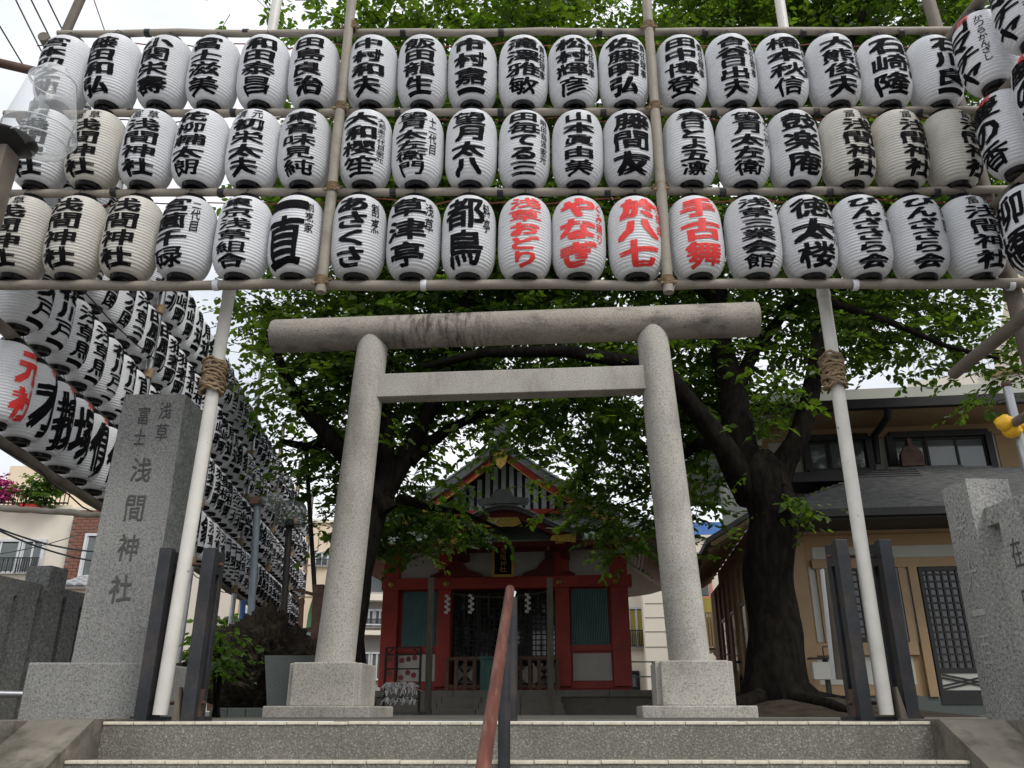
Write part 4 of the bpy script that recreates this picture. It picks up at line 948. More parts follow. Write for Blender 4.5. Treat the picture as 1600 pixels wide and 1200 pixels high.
# ================================================================== BUILDINGS BEHIND
def bframe(d, px, yaw=0.0): return Frame((P(px, 1112, d).x, d, 0), yaw)
def fbox(fr, par, name, px0, px1, py0, py1, y0, y1, mat, bev=0):
    pm = (px0 + px1) / 2; pyc = (py0 + py1) / 2
    x0, x1 = fr.hit(px0, pyc, y0)[0], fr.hit(px1, pyc, y0)[0]; z1 = fr.hit(pm, py0, y0)[1]; z0 = fr.hit(pm, py1, y0)[1]
    return MBbox(x0, x1, y0, y1, z0, z1, bev).build(name, mat, par), (x0, x1, z0, z1)
def fwin(fr, par, px0, px1, py0, py1, frame_mat=None, n=2, t=.07, y=0.0, pane=None, bars=False):
    frame_mat = frame_mat or m_alu
    w, (x0, x1, z0, z1) = fbox(fr, par, 'window', px0, px1, py0, py1, y - .02, y - .005, m_dark)
    b = MB(); b.box(x0 - t, x0, y - .09, y - .006, z0 - t, z1 + t); b.box(x1, x1 + t, y - .09, y - .006, z0 - t, z1 + t); b.box(x0, x1, y - .09, y - .006, z1, z1 + t); b.box(x0 - .02, x1 + .02, y - .12, y - .006, z0 - t, z0)
    b.build('frame', frame_mat, w)
    for k in range(n):
        a = x0 + (x1 - x0) * k / n; c = x0 + (x1 - x0) * (k + 1) / n
        MBbox(a + .03, c - .03, y - .045 - .012 * (k % 2), y - .04 - .012 * (k % 2), z0 + .03, z1 - .03).build('pane', pane or m_pane, w)
        b = MB(); yy = y - .06 - .012 * (k % 2); b.box(a, a + .03, yy, yy + .018, z0, z1); b.box(c - .03, c, yy, yy + .018, z0, z1); b.build('sash', frame_mat if frame_mat is not m_pinkframe else m_alu, w)
    if bars:
        b = MB(); nb = 8
        for k in range(nb + 1): x = x0 + (x1 - x0) * k / nb; b.box(x - .012, x + .012, y - .22, y - .20, z0 - .05, z0 + (z1 - z0) * .4)
        b.box(x0 - .05, x1 + .05, y - .225, y - .195, z0 + (z1 - z0) * .4, z0 + (z1 - z0) * .4 + .03); b.build('window_rail', m_wire, w)
    return w
# A: cream house at far left with a terrace and a brick pier
FA = bframe(22, 60); hA = thing('house', 'cream house at far left with terrace railing and a red brick pier', 'house', FA.loc)
fbox(FA, hA, 'wall', -260, 111, 793, 1112, 0, 8, m_bwhite)
fbox(FA, hA, 'terrace_coping', -262, 112, 789, 795, -.06, .2, m_bwhite)
fbox(FA, hA, 'penthouse_wall', 8, 180, 728, 800, 4, 9, m_beige)
fbox(FA, hA, 'wall', 111, 215, 800, 1112, .4, 8, m_bwhite)
bp, (x0, x1, z0, z1) = fbox(FA, hA, 'brick_pier', 97, 158, 797, 1000, -.25, .39, m_mortar)
nb = 0; rows = int((z1 - z0) / .085); bw = .235
bme = MBbox(-bw / 2 + .007, bw / 2 - .007, -.012, .012, .006, .079).mesh('brick', m_brick)
rows_vis = [r for r in range(rows) if FA.hit(120, 905, -.25)[1] < z0 + r * .085]
rest = MB()
for r in range(rows):
    for c in range(int((x1 - x0) / bw) + 1):
        x = x0 + (c + .5 * (r % 2)) * bw
        if x - bw / 2 < x0 - .02 or x + bw / 2 > x1 + .02: continue
        if nb < 290 and r in rows_vis: o = link('brick', bme, bp); o.location = (x, -.258 + random.uniform(-.003, .003), z0 + r * .085); nb += 1
        else: rest.box(x - bw / 2 + .007, x + bw / 2 - .007, -.270, -.246, z0 + r * .085 + .006, z0 + r * .085 + .079)
if rest.v: stuff(rest.build('brickwork', m_brick, bp))
fwin(FA, hA, -30, 28, 847, 893, m_alu, 2, bars=True); fwin(FA, hA, 35, 65, 847, 893, m_alu, 2, bars=True); fwin(FA, hA, -120, -50, 847, 893, m_alu, 2)
fwin(FA, hA, 160, 176, 838, 930, m_alu, 1, y=.4); fwin(FA, hA, 133, 152, 838, 900, m_alu, 1, y=-.28)
rl, (x0, x1, z0, z1) = fbox(FA, hA, 'terrace_railing', -260, 110, 766, 768, -.02, .02, m_black)
b = MB()
zb = FA.hit(60, 790)[1]
x = x0
while x < x1: b.box(x - .01, x + .01, -.01, .01, zb, z0); x += .115
b.box(x0, x1, -.015, .015, zb + .05, zb + .09); b.build('bars', m_black, rl)
fbox(FA, hA, 'flower_box', 30, 58, 787, 792, -.3, -.05, m_red)
# low tiled roof beside it
FT = bframe(17, 115); hT = thing('tiled_roof', 'small grey tiled lean-to roof beside the brick pier', 'roof', FT.loc)
x0, zr0 = FT.hit(88, 916); x1, _ = FT.hit(150, 916); zr1 = FT.hit(120, 900, .9)[1]
MBbox(x0, x1, 0, 2, 0, zr0 - .05).build('wall', m_beige, hT)
MB().bar(((x0 + x1) / 2, -.1, zr0 - .04), ((x0 + x1) / 2, .95, zr1 - .04), x1 - x0, .05).build('roof_deck', m_grey_wall, hT)
ti = MB().prism([(-.10, 0), (-.06, .035), (0, .045), (.06, .035), (.10, 0)], 0, .22).mesh('tile', m_tiles)
nx = int((x1 - x0) / .21)
for i in range(nx):
    for j in range(5):
        o = link('tile', ti, hT); t_ = j / 5; o.location = (x0 + .1 + i * .21, -.12 + 1.05 * t_, zr0 + (zr1 - zr0) * t_ + .0); o.rotation_euler = (math.atan2(zr1 - zr0, 1.05) - .05, 0, 0)
# B: large beige building behind the lantern wall
FB = bframe(36, 400, R(8)); hB = thing('apartment_building', 'large plain beige building behind the wall of lanterns', 'building', FB.loc, FB.yaw)
fbox(FB, hB, 'wall', 225, 548, 812, 1112, 0, 12, m_beige)
fbox(FB, hB, 'roof_coping', 224, 549, 808, 813, -.1, .3, m_bwhite)
for px in (352, 372, 398, 468, 488, 520): fbox(FB, hB, 'panel_joint', px, px + .8, 813, 1100, -.025, -.001, m_brown)
for py in (880, 930, 985): fbox(FB, hB, 'floor_joint', 226, 547, py, py + 1, -.03, -.001, m_brown)
for px0, px1, py0, py1 in ((493, 512, 865, 883), (522, 540, 865, 883), (385, 400, 952, 966), (268, 292, 880, 902), (300, 322, 940, 962), (268, 292, 940, 962), (300, 322, 1000, 1022)): fwin(FB, hB, px0, px1, py0, py1, m_alu, 2, bars=True)
# C: grey flats seen between gate pillar and shrine
FC = bframe(32, 580, R(12)); hC = thing('apartment_building', 'grey block of flats with balconies between left gate pillar and shrine', 'building', FC.loc, FC.yaw)
fbox(FC, hC, 'wall', 552, 640, 925, 1112, 0, 10, m_grey_wall); fbox(FC, hC, 'upper_wall', 556, 660, 870, 925, 1.2, 10, m_pane)
for py0, py1 in ((928, 938), (985, 992)): fbox(FC, hC, 'floor_band', 550, 640, py0, py1, -.5, 0, m_bwhite)
for px0, px1, py0, py1 in ((569, 583, 955, 978), (586, 600, 955, 978), (560, 576, 1022, 1060), (580, 596, 1022, 1060), (603, 620, 955, 978)): fwin(FC, hC, px0, px1, py0, py1, m_alu, 2, bars=py0 < 1000)
fbox(FC, hC, 'balcony_rail', 562, 630, 975, 977, -.5, -.45, m_alu)
# D: cream building right of the shrine
FD_ = bframe(27, 1070, -R(4)); hD = thing('house', 'cream building with salmon window frames between the shrine and the office', 'house', FD_.loc, FD_.yaw)
fbox(FD_, hD, 'wall', 1040, 1260, 838, 1112, 0, 9, m_bwhite); fbox(FD_, hD, 'roof_coping', 1038, 1262, 835, 839, -.1, .2, m_bwhite)
fbox(FD_, hD, 'blue_sheeting', 1062, 1262, 815, 834, .3, .4, m_blue)
fbox(FD_, hD, 'projecting_wall', 1008, 1062, 890, 1112, -1.2, 0, m_bwhite); fbox(FD_, hD, 'recessed_wall', 930, 1008, 890, 1112, -.4, 3, m_bwhite)
for py in (921, 942, 964, 986, 1010): fbox(FD_, hD, 'siding_joint', 1008, 1062, py, py + 1, -1.215, -1.201, m_grey_wall)
for py in (862, 880, 1000): fbox(FD_, hD, 'wall_joint', 1062, 1180, py, py + .7, -.012, -.001, m_grey_wall)
fwin(FD_, hD, 984, 1006, 952, 1010, m_alu, 2, y=-.4, pane=m_curtain, bars=True)
fwin(FD_, hD, 984, 996, 1052, 1075, m_black, 1, y=-.4)
for px0, px1, py0, py1 in ((1094, 1108, 908, 932), (1137, 1150, 908, 932), (1127, 1142, 997, 1040)): fwin(FD_, hD, px0, px1, py0, py1, m_pinkframe, 1, .10)
sb, (x0, x1, z0, z1) = fbox(FD_, hD, 'stair_landing', 1098, 1124, 1012, 1016, -1.8, -.2, m_brown)
fbox(FD_, hD, 'stair_panel', 1098, 1122, 964, 1010, -1.85, -1.8, m_brown); fbox(FD_, hD, 'stair_panel', 1098, 1122, 934, 959, -1.85, -1.8, m_curtain)
b = MB()
for i in range(7): xx = x0 + (x1 - x0) * i / 6; b.box(xx - .03, xx + .03, -1.9, -1.851, z1, z1 + 1.0)
b.build('stair_ribs', m_brown, hD)
for px in (1099, 1122): fbox(FD_, hD, 'stair_post', px - 1, px + 1.5, 932, 1075, -1.92, -1.86, m_brown)
MB().bar(FD_.I @ P(1123, 965, 25.2), FD_.I @ P(1137, 1040, 25.2), .06).build('stair_handrail', m_wire, hD)
MB().bar((x1, -1.2, z0), (x1 + 2.2, -1.2, z0 - 2.2), .8, .12).build('stair_flight', m_brown, hD)
# green railing behind the shrine on the right
t = thing('green_railing', 'thin green metal railing between the shrine and the right gate plinth', 'railing', P(1020, 1085, 21))
for k in range(9): x = -1.2 + k * .62; MBbox(x - .02, x + .02, -.02, .02, -.3, .75).build('post', m_green_metal, t)
for z in (.72, .38, .05): MBbox(-1.3, 4, -.015, .015, z, z + .03).build('rail', m_green_metal, t)
# E: pale building with white roof railing above the office
FE = bframe(21, 1560, -R(26)); hE = thing('apartment_building', 'pale yellow building with white roof railing rising behind the office', 'building', FE.loc, FE.yaw)
e0, ez = FE.hit(1548, 590); MBbox(e0, e0 + 14, 0, 10, 0, ez).build('wall', m_bwhite, hE); MBbox(e0 - .15, e0 + 14, -.1, 10, ez, ez + .18).build('roof_coping', m_brown, hE)
MBbox(e0 + 1.2, e0 + 14, 1.5, 9, ez + .18, ez + 3.6).build('upper_wall', m_beige, hE)
t = MB(); rr_ = MBbox(e0 - 1.9, e0 + 3.5, .05, .1, ez + 1.25, ez + 1.31).build('roof_railing', m_alu, hE)
for i in range(40): x = e0 - 1.9 + i * .138; t.box(x - .018, x + .018, .06, .09, ez + .2, ez + 1.25)
t.box(e0 - 1.9, e0 + 3.5, .05, .1, ez + .22, ez + .27); t.build('bars', m_alu, rr_); MBbox(e0 - 2.0, e0, .0, 6, ez - .25, ez + .2).build('balcony_slab', m_bwhite, hE)

# ================================================================== TREES
LEAF_P = np.array([(0, 0, 0), (-.26, .30, .035), (-.23, .66, .02), (0, 1.0, -.07), (.26, .30, .035), (.23, .66, .02)], float)
LEAF_F = np.array([(0, 3, 2, 1), (0, 4, 5, 3)])
def leaves_mesh(name, pos, direc, size, mat, up_bias=1.1):
    n = len(pos); d = direc / (np.linalg.norm(direc, axis=1, keepdims=True) + 1e-9)
    up = RNG.normal(0, .55, (n, 3)); up[:, 2] += up_bias
    s = np.cross(d, up); s /= (np.linalg.norm(s, axis=1, keepdims=True) + 1e-9); u = np.cross(s, d)
    V = pos[:, None, :] + size[:, None, None] * (LEAF_P[None, :, 0:1] * s[:, None, :] + LEAF_P[None, :, 1:2] * d[:, None, :] + LEAF_P[None, :, 2:3] * u[:, None, :])
    V = V.reshape(-1, 3); Fx = (LEAF_F[None] + 6 * np.arange(n)[:, None, None]).reshape(-1)
    me = bpy.data.meshes.new(name); me.vertices.add(len(V)); me.vertices.foreach_set('co', V.astype(np.float32).ravel())
    nf = 2 * n; me.loops.add(nf * 4); me.loops.foreach_set('vertex_index', Fx.astype(np.int32)); me.polygons.add(nf)
    me.polygons.foreach_set('loop_start', (np.arange(nf) * 4).astype(np.int32)); me.polygons.foreach_set('loop_total', np.full(nf, 4, np.int32))
    me.materials.append(mat); me.update(calc_edges=True); return me
def sprays(centers, per, spread, leaves, L, lsize, ok=None):
    """clusters of leafy twigs: returns leaf positions, directions, sizes and twig segments"""
    C = np.repeat(centers, per, axis=0); base = C + RNG.normal(0, spread, C.shape) * np.array([1, 1, .62])
    if ok is not None: base = base[ok(base)]
    n = len(base); az = RNG.uniform(0, 2 * np.pi, n); td = np.stack([np.cos(az), np.sin(az), RNG.normal(-.18, .28, n)], 1); td /= np.linalg.norm(td, axis=1, keepdims=True)
    side = np.stack([-np.sin(az), np.cos(az), np.zeros(n)], 1)
    t = (np.arange(leaves) + .5) / leaves; sg = np.where(np.arange(leaves) % 2 == 0, 1.0, -1.0)
    Lx = L * RNG.uniform(.6, 1.25, n)
    pos = base[:, None, :] + td[:, None, :] * (t[None, :, None] * Lx[:, None, None]); pos = pos + RNG.normal(0, .012, pos.shape); pos[:, :, 2] -= (t[None, :] ** 2) * .10 * Lx[:, None]
    dr = td[:, None, :] * .75 + side[:, None, :] * sg[None, :, None] * .85 + RNG.normal(0, .28, pos.shape); dr[:, :, 2] -= .35
    pos = pos.reshape(-1, 3); dr = dr.reshape(-1, 3); sz = lsize * RNG.uniform(.7, 1.2, len(pos)) * np.repeat(RNG.uniform(.6, 1.25, n), leaves)
    keep = RNG.random(len(pos)) > .08
    return pos[keep], dr[keep], sz[keep], base, td, Lx
def ellipsoids(specs, density):
    out = []
    for px, py, d, rx, ry, rz, w in specs:
        c = np.array(P(px, py, d)); n = max(3, int(density * w * (rx * ry * rz) ** .8)); v = RNG.normal(0, 1, (n, 3)); v /= np.linalg.norm(v, axis=1, keepdims=True)
        r = RNG.random(n) ** (1 / 2.6); out.append(c + v * r[:, None] * np.array([rx, ry, rz]))
    return np.concatenate(out)
def allowed(p):
    lo = np.where(p[:, 2] > 5.2, 6.2, 8.75); return p[:, 1] > lo
def tree(label, trunk_pts, limbs, crown, density, per=7, leaf=.112, roots=True):
    base = trunk_pts[0]; t = thing('cherry_tree', label, 'tree', base, 0, 'cherry trees')
    def nrm(pts, radii, n=6):
        q = []; rr = []
        for i in range(len(pts) - 1):
            for k in range(n): f = k / n; q.append(pts[i].lerp(pts[i + 1], f)); rr.append(radii[i] + (radii[i + 1] - radii[i]) * f)
        q.append(pts[-1]); rr.append(radii[-1])
        for i in range(1, len(q) - 1): q[i] = q[i] + noise.noise_vector(q[i] * 1.3) * rr[i] * .45
        return q, rr
    tp = [Vector(p) for p, r in trunk_pts[1]]; tr = [r for p, r in trunk_pts[1]]
    q, rr = nrm(tp, tr, 8); mb = MB(); o0 = len(mb.v); mb.tube(q, rr, 28)
    for i, v in enumerate(mb.v):
        v = Vector(v); c = min(q, key=lambda a: (a - v).length_squared); d = v - c; a = math.atan2(d.y, d.x)
        h = max(0, 1 - (v.z) / 1.0); k = 1 + .10 * noise.noise(Vector((math.cos(a) * 2, math.sin(a) * 2, v.z * .9))) + .05 * noise.noise(Vector((math.cos(a) * 5, math.sin(a) * 5, v.z * 3))) + h * h * .35 * max(0, math.cos(a * 5 + 1.0)) * 1.0
        mb.v[i] = tuple(c + Vector((d.x * k, d.y * k, d.z)))
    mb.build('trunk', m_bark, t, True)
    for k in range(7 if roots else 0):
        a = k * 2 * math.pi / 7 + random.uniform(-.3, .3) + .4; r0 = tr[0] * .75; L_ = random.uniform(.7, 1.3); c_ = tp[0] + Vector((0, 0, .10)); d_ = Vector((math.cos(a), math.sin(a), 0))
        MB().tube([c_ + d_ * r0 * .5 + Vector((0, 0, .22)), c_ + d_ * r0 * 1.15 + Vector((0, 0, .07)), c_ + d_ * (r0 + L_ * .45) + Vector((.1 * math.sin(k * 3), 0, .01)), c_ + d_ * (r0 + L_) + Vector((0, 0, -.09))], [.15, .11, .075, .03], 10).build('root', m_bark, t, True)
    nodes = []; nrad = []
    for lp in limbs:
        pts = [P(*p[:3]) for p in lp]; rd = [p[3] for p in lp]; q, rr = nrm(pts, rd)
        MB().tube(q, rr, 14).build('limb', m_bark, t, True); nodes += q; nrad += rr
    A = ellipsoids(crown, density); A = A[allowed(A)]
    root = np.array(q[0]); A = A[np.argsort(np.linalg.norm(A - np.array(tp[-1]), axis=1))]
    NP_ = np.array([tuple(p) for p in nodes]); NR = list(nrad); br = MB(); NPl = [tuple(p) for p in nodes]
    for a in A:
        arr = np.array(NPl); d2 = ((arr - a) ** 2).sum(1); k = int(d2.argmin()); L = math.sqrt(d2[k])
        p0 = Vector(NPl[k]); p1 = Vector(a); r0 = min(.055, NR[k] * .6, .010 + .02 * L); r1 = max(.006, r0 * .5)
        m1 = p0.lerp(p1, .5) + Vector((random.uniform(-1, 1), random.uniform(-1, 1), random.uniform(-.2, 1))) * .10 * L
        br.tube([p0, m1, p1], [r0, (r0 + r1) / 2, r1], 5, False)
        for f in (.5, 1.0): NPl.append(tuple(p0.lerp(p1, f) if f == 1 else m1)); NR.append(r1)
    pos, dr, sz, b0, td, Lx = sprays(A, per, .30, 12, .50, leaf, allowed)
    ok = allowed(pos); pos, dr, sz = pos[ok], dr[ok], sz[ok]
    sel = RNG.random(len(b0)) < .45
    for p, d_, l in zip(b0[sel], td[sel], Lx[sel]): p = Vector(p); br.tube([p - Vector(d_) * .12, p + Vector(d_) * l * .9 - Vector((0, 0, .07 * l))], [.006, .0025], 3, False)
    stuff(br.build('branches', m_bark, t, True))
    inv = parent_matrix(t).inverted(); pos = pos + np.array(inv.translation)
    o = link('crown', leaves_mesh('crown', pos, dr, sz, m_leaf), t); stuff(o)
    return len(pos)
g = lambda px, py, d: P(px, py, d)
b0 = g(1212, 1105, 9.5); b0.z = -.02
bm = MB(); pr = [(1.9, -.02), (1.5, .015), (1.1, .05), (.8, .10), (.45, .17), (.0, .2)]; bm.lathe([(r, z) for r, z in pr], 40, (b0.x + .35, b0.y, 0))
bm.v = [(x, y, z + (.03 * noise.noise(Vector((x * 4, y * 4, 0))) if z > .02 else 0)) for x, y, z in bm.v]; struct(bm.build('soil_mound', m_soil))
nl = tree('large dark cherry tree with a thick forked trunk in front of the office', (b0, [(b0 + Vector((.05, 0, 0)), .44), (b0 + Vector((.02, 0, .12)), .34), (g(1209, 1010, 9.5), .285), (g(1203, 900, 9.5), .27), (g(1198, 800, 9.5), .275), (g(1193, 745, 9.5), .30), (g(1178, 705, 9.5), .22)]),
  [[(1175, 775, 9.5, .20), (1130, 695, 9.3, .135), (1085, 640, 9.2, .115), (1046, 592, 9.1, .10), (985, 566, 9.1, .085), (880, 548, 9.2, .075), (760, 552, 9.4, .06), (660, 572, 9.6, .04)],
   [(1186, 770, 9.5, .23), (1160, 690, 9.5, .20), (1145, 620, 9.6, .175), (1132, 560, 9.7, .15), (1118, 470, 9.8, .13), (1110, 380, 9.8, .11), (1090, 250, 9.6, .08), (1060, 100, 9.4, .06)],
   [(1205, 770, 9.5, .19), (1242, 690, 9.4, .13), (1262, 630, 9.4, .115), (1275, 570, 9.3, .10), (1290, 480, 9.2, .085), (1300, 350, 9.2, .075), (1290, 150, 9.0, .06), (1350, 20, 8.5, .045)],
   [(1150, 610, 9.6, .10), (1185, 540, 9.8, .08), (1240, 470, 10, .06), (1380, 430, 10, .045)],
   [(1290, 470, 9.2, .06), (1380, 500, 9.0, .045), (1480, 540, 9.0, .03), (1560, 560, 9.0, .02)],
   [(1120, 470, 9.8, .08), (1040, 420, 9.4, .06), (940, 380, 9.2, .05), (840, 300, 9.2, .04)],
   [(1130, 700, 9.3, .08), (1088, 690, 9.8, .06), (1060, 720, 10.4, .045), (1000, 780, 11, .03)]],
  [(1150, 430, 10.2, 1.7, 1.4, 1.2, 1), (1350, 330, 10.0, 1.6, 1.4, 1.4, 1), (1300, 520, 9.8, 1.1, .8, .5, .85), (1430, 480, 9.6, 1.2, .8, .45, .9), (1545, 560, 9.6, .45, .5, .55, 1.0), (900, 370, 10, 1.9, 1.4, 1.2, 1),
   (1000, 180, 9.6, 2.2, 1.5, 1.0, 1), (1300, 100, 9.8, 2.2, 1.6, 1.2, 1), (1480, 300, 9.6, 1.2, 1.2, 1.6, 1), (1110, 590, 10.3, .9, .8, .6, 1), (1050, 690, 10.6, .85, .7, .75, 1.15), (985, 815, 11.4, .6, .4, .26, 2.2), (1060, 790, 11.0, .55, .5, .4, .9),
   (880, 640, 10.2, 1.0, .8, .6, 1.1), (940, 560, 10.2, 1.2, .9, .6, 1), (1150, 0, 9.5, 2.6, 1.6, .9, .9), (1500, 60, 9.4, .8, 1.2, 1.0, .8), (1205, 770, 9.0, .45, .25, .2, .5), (1240, 590, 9.0, .5, .4, .5, .7), (815, 672, 11.2, .5, .5, .28, 1.2), (905, 730, 11.4, .45, .4, .35, 1.1)], 62)
b1_ = g(545, 1105, 10.2); b1_.z = -.02
nl2 = tree('dark cherry tree leaning right behind the left gate pillar', (b1_, [(b1_, .24), (b1_ + Vector((.0, 0, .3)), .19), (g(546, 1000, 10.2), .165), (g(557, 900, 10.2), .155), (g(586, 800, 10.2), .155), (g(610, 740, 10.2), .14)]),
  [[(596, 780, 10.2, .15), (632, 720, 10.2, .125), (660, 660, 10.2, .105), (690, 590, 10.1, .11), (720, 500, 10, .09), (760, 380, 9.8, .07), (780, 200, 9.4, .05)],
   [(604, 800, 10.2, .16), (560, 730, 10.1, .13), (520, 690, 10.0, .11), (478, 640, 10.0, .09), (445, 590, 10.0, .07), (420, 520, 9.9, .05)],
   [(604, 770, 10.2, .13), (600, 660, 10.1, .11), (570, 560, 10.0, .09), (560, 430, 9.8, .075), (590, 250, 9.4, .055), (560, 60, 9.0, .035)],
   [(640, 720, 10.2, .10), (700, 670, 10.4, .07), (760, 640, 10.6, .05), (800, 650, 10.8, .035)],
   [(520, 690, 10.0, .08), (480, 700, 10.3, .06), (440, 690, 10.6, .04)],
   [(625, 780, 10.3, .07), (660, 790, 10.9, .05), (720, 800, 11.4, .035), (790, 830, 11.7, .02)]],
  [(475, 530, 10.2, .9, .9, .8, 1), (520, 600, 10.4, 1.0, .9, .7, 1), (640, 500, 10.4, 1.5, 1.1, 1.0, 1), (560, 330, 10, 1.6, 1.3, 1.3, 1), (760, 420, 10, 1.4, 1.2, 1.1, 1), (700, 200, 9.5, 1.8, 1.4, 1.1, 1),
   (600, 80, 9.2, 1.2, 1.1, .8, .8), (800, 60, 9.2, 1.4, 1.3, 1.0, 1), (525, 700, 10.6, .6, .6, .5, .95), (530, 800, 11, .38, .4, .28, 1.3), (560, 720, 10.8, .6, .6, .5, .9), (700, 600, 10.6, .9, .7, .5, 1), (780, 600, 10.6, .9, .7, .45, 1),
   (640, 715, 10.8, .35, .5, .4, .6), (655, 806, 11.5, .70, .45, .25, 3.0), (715, 806, 11.7, .3, .3, .12, 1.5), (940, 770, 11.6, .4, .4, .35, 1.5), (620, 850, 11.4, .4, .4, .22, 2.0), (445, 300, 9.6, .7, .8, .9, .6), (440, 20, 8.8, .5, .6, .35, .35), (405, 510, 10.3, .3, .5, .45, .7), (650, 660, 10.6, .6, .5, .4, 1)], 62, roots=False)
print('leaves', nl, nl2)

# ================================================================== PLANTS, ROCK, SMALL THINGS
def bush(name, label, cat, c, rad, n, leaf, mat, stems=5, height=.6, group=None):
    t = thing(name, label, cat, c, 0, group); v = RNG.normal(0, 1, (n, 3)); v /= np.linalg.norm(v, axis=1, keepdims=True)
    A = v * (RNG.random((n, 1)) ** .4) * np.array(rad) + np.array((0, 0, height)); mb = MB()
    for k in range(stems): a = A[k * len(A) // stems]; mb.tube([Vector((random.uniform(-.03, .03), 0, 0)), Vector(a) * .5 + Vector((random.uniform(-.05, .05), 0, .05)), Vector(a)], [.014, .010, .005], 5)
    mb.build('stems', m_bark, t)
    pos, dr, sz, *_ = sprays(A, 3, .07, 8, .22, leaf); stuff(link('foliage', leaves_mesh('foliage', pos, dr, sz, mat), t)); return t
c = P(338, 1112, 7.3); c.z = 0
bush('shrub', 'small bright green shrub with thin stems in front of the dark rock', 'shrub', c, (.17, .15, .12), 20, .075, m_leaf2, 6, .50)
c = P(345, 985, 20); bush('shrub', 'pale green bush behind the black stand under the lantern wall', 'shrub', (c.x, 20, .2), (.8, .6, .8), 60, .2, m_leaf2, 5, 1.3)
for px, py, mt, lb, nm in ((-5, 772, m_pink, 'magenta flowering plant at far left of the terrace', 'flowering_plant'), (38, 765, m_leaf, 'airy dark green plant in the middle of the terrace railing', 'terrace_plant'), (70, 768, m_leaf2, 'bright yellow-green plant on the terrace beside the lanterns', 'terrace_plant')):
    c = P(px, py, 21.6); bush(nm, lb, 'plant', (c.x, 21.7, zat(790, 21.6)), (.45, .3, .4), 40 if mt != m_leaf else 22, .13, mt, 5, .5)
# lava rock mound
def rock(name, label, px, py, d, dims, seed, sub=5):
    c = P(px, py, d); bm = bmesh.new(); bmesh.ops.create_icosphere(bm, subdivisions=sub, radius=1)
    for v in bm.verts:
        p = v.co.normalized(); q = p * 1.4 + Vector((seed, 0, 0))
        k = .92 + .30 * noise.noise(q * 1.2) + .34 * abs(noise.noise(q * 3)) + .22 * abs(noise.noise(q * 6)) + .07 * noise.noise(q * 13); zt = max(0, p.z)
        w = 1 - .62 * zt ** 1.2; v.co = Vector((p.x * dims[0] * k * w, p.y * dims[1] * k * w, max(-.02, (p.z * .5 + .5) * dims[2] * (k * .5 + .5))))
    o = link(name, bpy.data.meshes.new(name)); bm.to_mesh(o.data); bm.free(); o.data.materials.append(m_rock); o.location = (c.x, d, 0); return tag(o, label, 'rock')
rock('lava_rock', 'dark craggy mound of piled lava rock left of the gate', 398, 1110, 9.3, (.64, .5, zat(958, 9.3) * .98), 3.1, 6)
# stone slabs around it
a = P(405, 1105, 8.7); b_ = P(492, 1105, 8.7)
o = MB().add([(a.x + .09, 8.7, 0), (b_.x + .25, 8.7, 0), (b_.x + .25, 8.95, 0), (a.x + .09, 8.95, 0), (a.x, 8.7, zat(1024, 8.7)), (b_.x + .25, 8.7, zat(1024, 8.7)), (b_.x + .25, 8.95, zat(1024, 8.7)), (a.x, 8.95, zat(1024, 8.7))], [(0, 3, 2, 1), (4, 5, 6, 7), (0, 1, 5, 4), (1, 2, 6, 5), (2, 3, 7, 6), (3, 0, 4, 7)]).build('stone_basin', m_slab)
tag(o, 'dark green stone basin block behind the left gate plinth', 'stone basin')
kb = thing('stone_kerb', 'low dark stone kerb in front of the lava rock', 'kerb', (P(330, 1115, 7.9).x, 7.9, 0))
x0, x1 = P(326, 1115, 7.9).x, P(440, 1115, 7.9).x
for i in range(4): MBbox(x0 + (x1 - x0) * i / 4 + .003, x0 + (x1 - x0) * (i + 1) / 4 - .003, 7.9, 8.1, -.01, zat(1106, 7.9), .005).build('kerb_stone', m_slab, kb, True)
c = P(304, 1110, 6.0); o = MBbox(c.x - .05, c.x + .05, 5.95, 6.05, 0, zat(1058, 6.0), .006).build('stone_stub', m_post); tag(o, 'short grey stone stub post behind the left black stand', 'post')
# small white stone figure beneath the shrub
c = P(327, 1112, 8.2); t = thing('stone_figure', 'small pale weathered stone figure sitting under the shrub', 'statue', (c.x, 7.2, 0))
def blob(b, c_, r, seed):
    bm = bmesh.new(); bmesh.ops.create_icosphere(bm, subdivisions=3, radius=1)
    for v in bm.verts: k = 1 + .18 * noise.noise(v.co * 1.8 + Vector((seed, 0, 0))); v.co = Vector((c_[0] + v.co.x * r[0] * k, c_[1] + v.co.y * r[1] * k, c_[2] + v.co.z * r[2] * k))
    bm.verts.index_update(); b.add([v.co[:] for v in bm.verts], [[v.index for v in f.verts] for f in bm.faces], True); bm.free()
b = MB(); blob(b, (0, 0, .10), (.10, .09, .11), 1); blob(b, (-.06, -.05, .07), (.05, .09, .06), 2); b.build('body', m_torii, t)
b = MB(); blob(b, (.03, -.03, .27), (.095, .09, .085), 5); blob(b, (-.03, -.09, .25), (.045, .05, .04), 6); blob(b, (.08, .0, .35), (.02, .02, .035), 7); blob(b, (-.01, .0, .355), (.02, .02, .035), 8); b.build('head', m_torii, t)
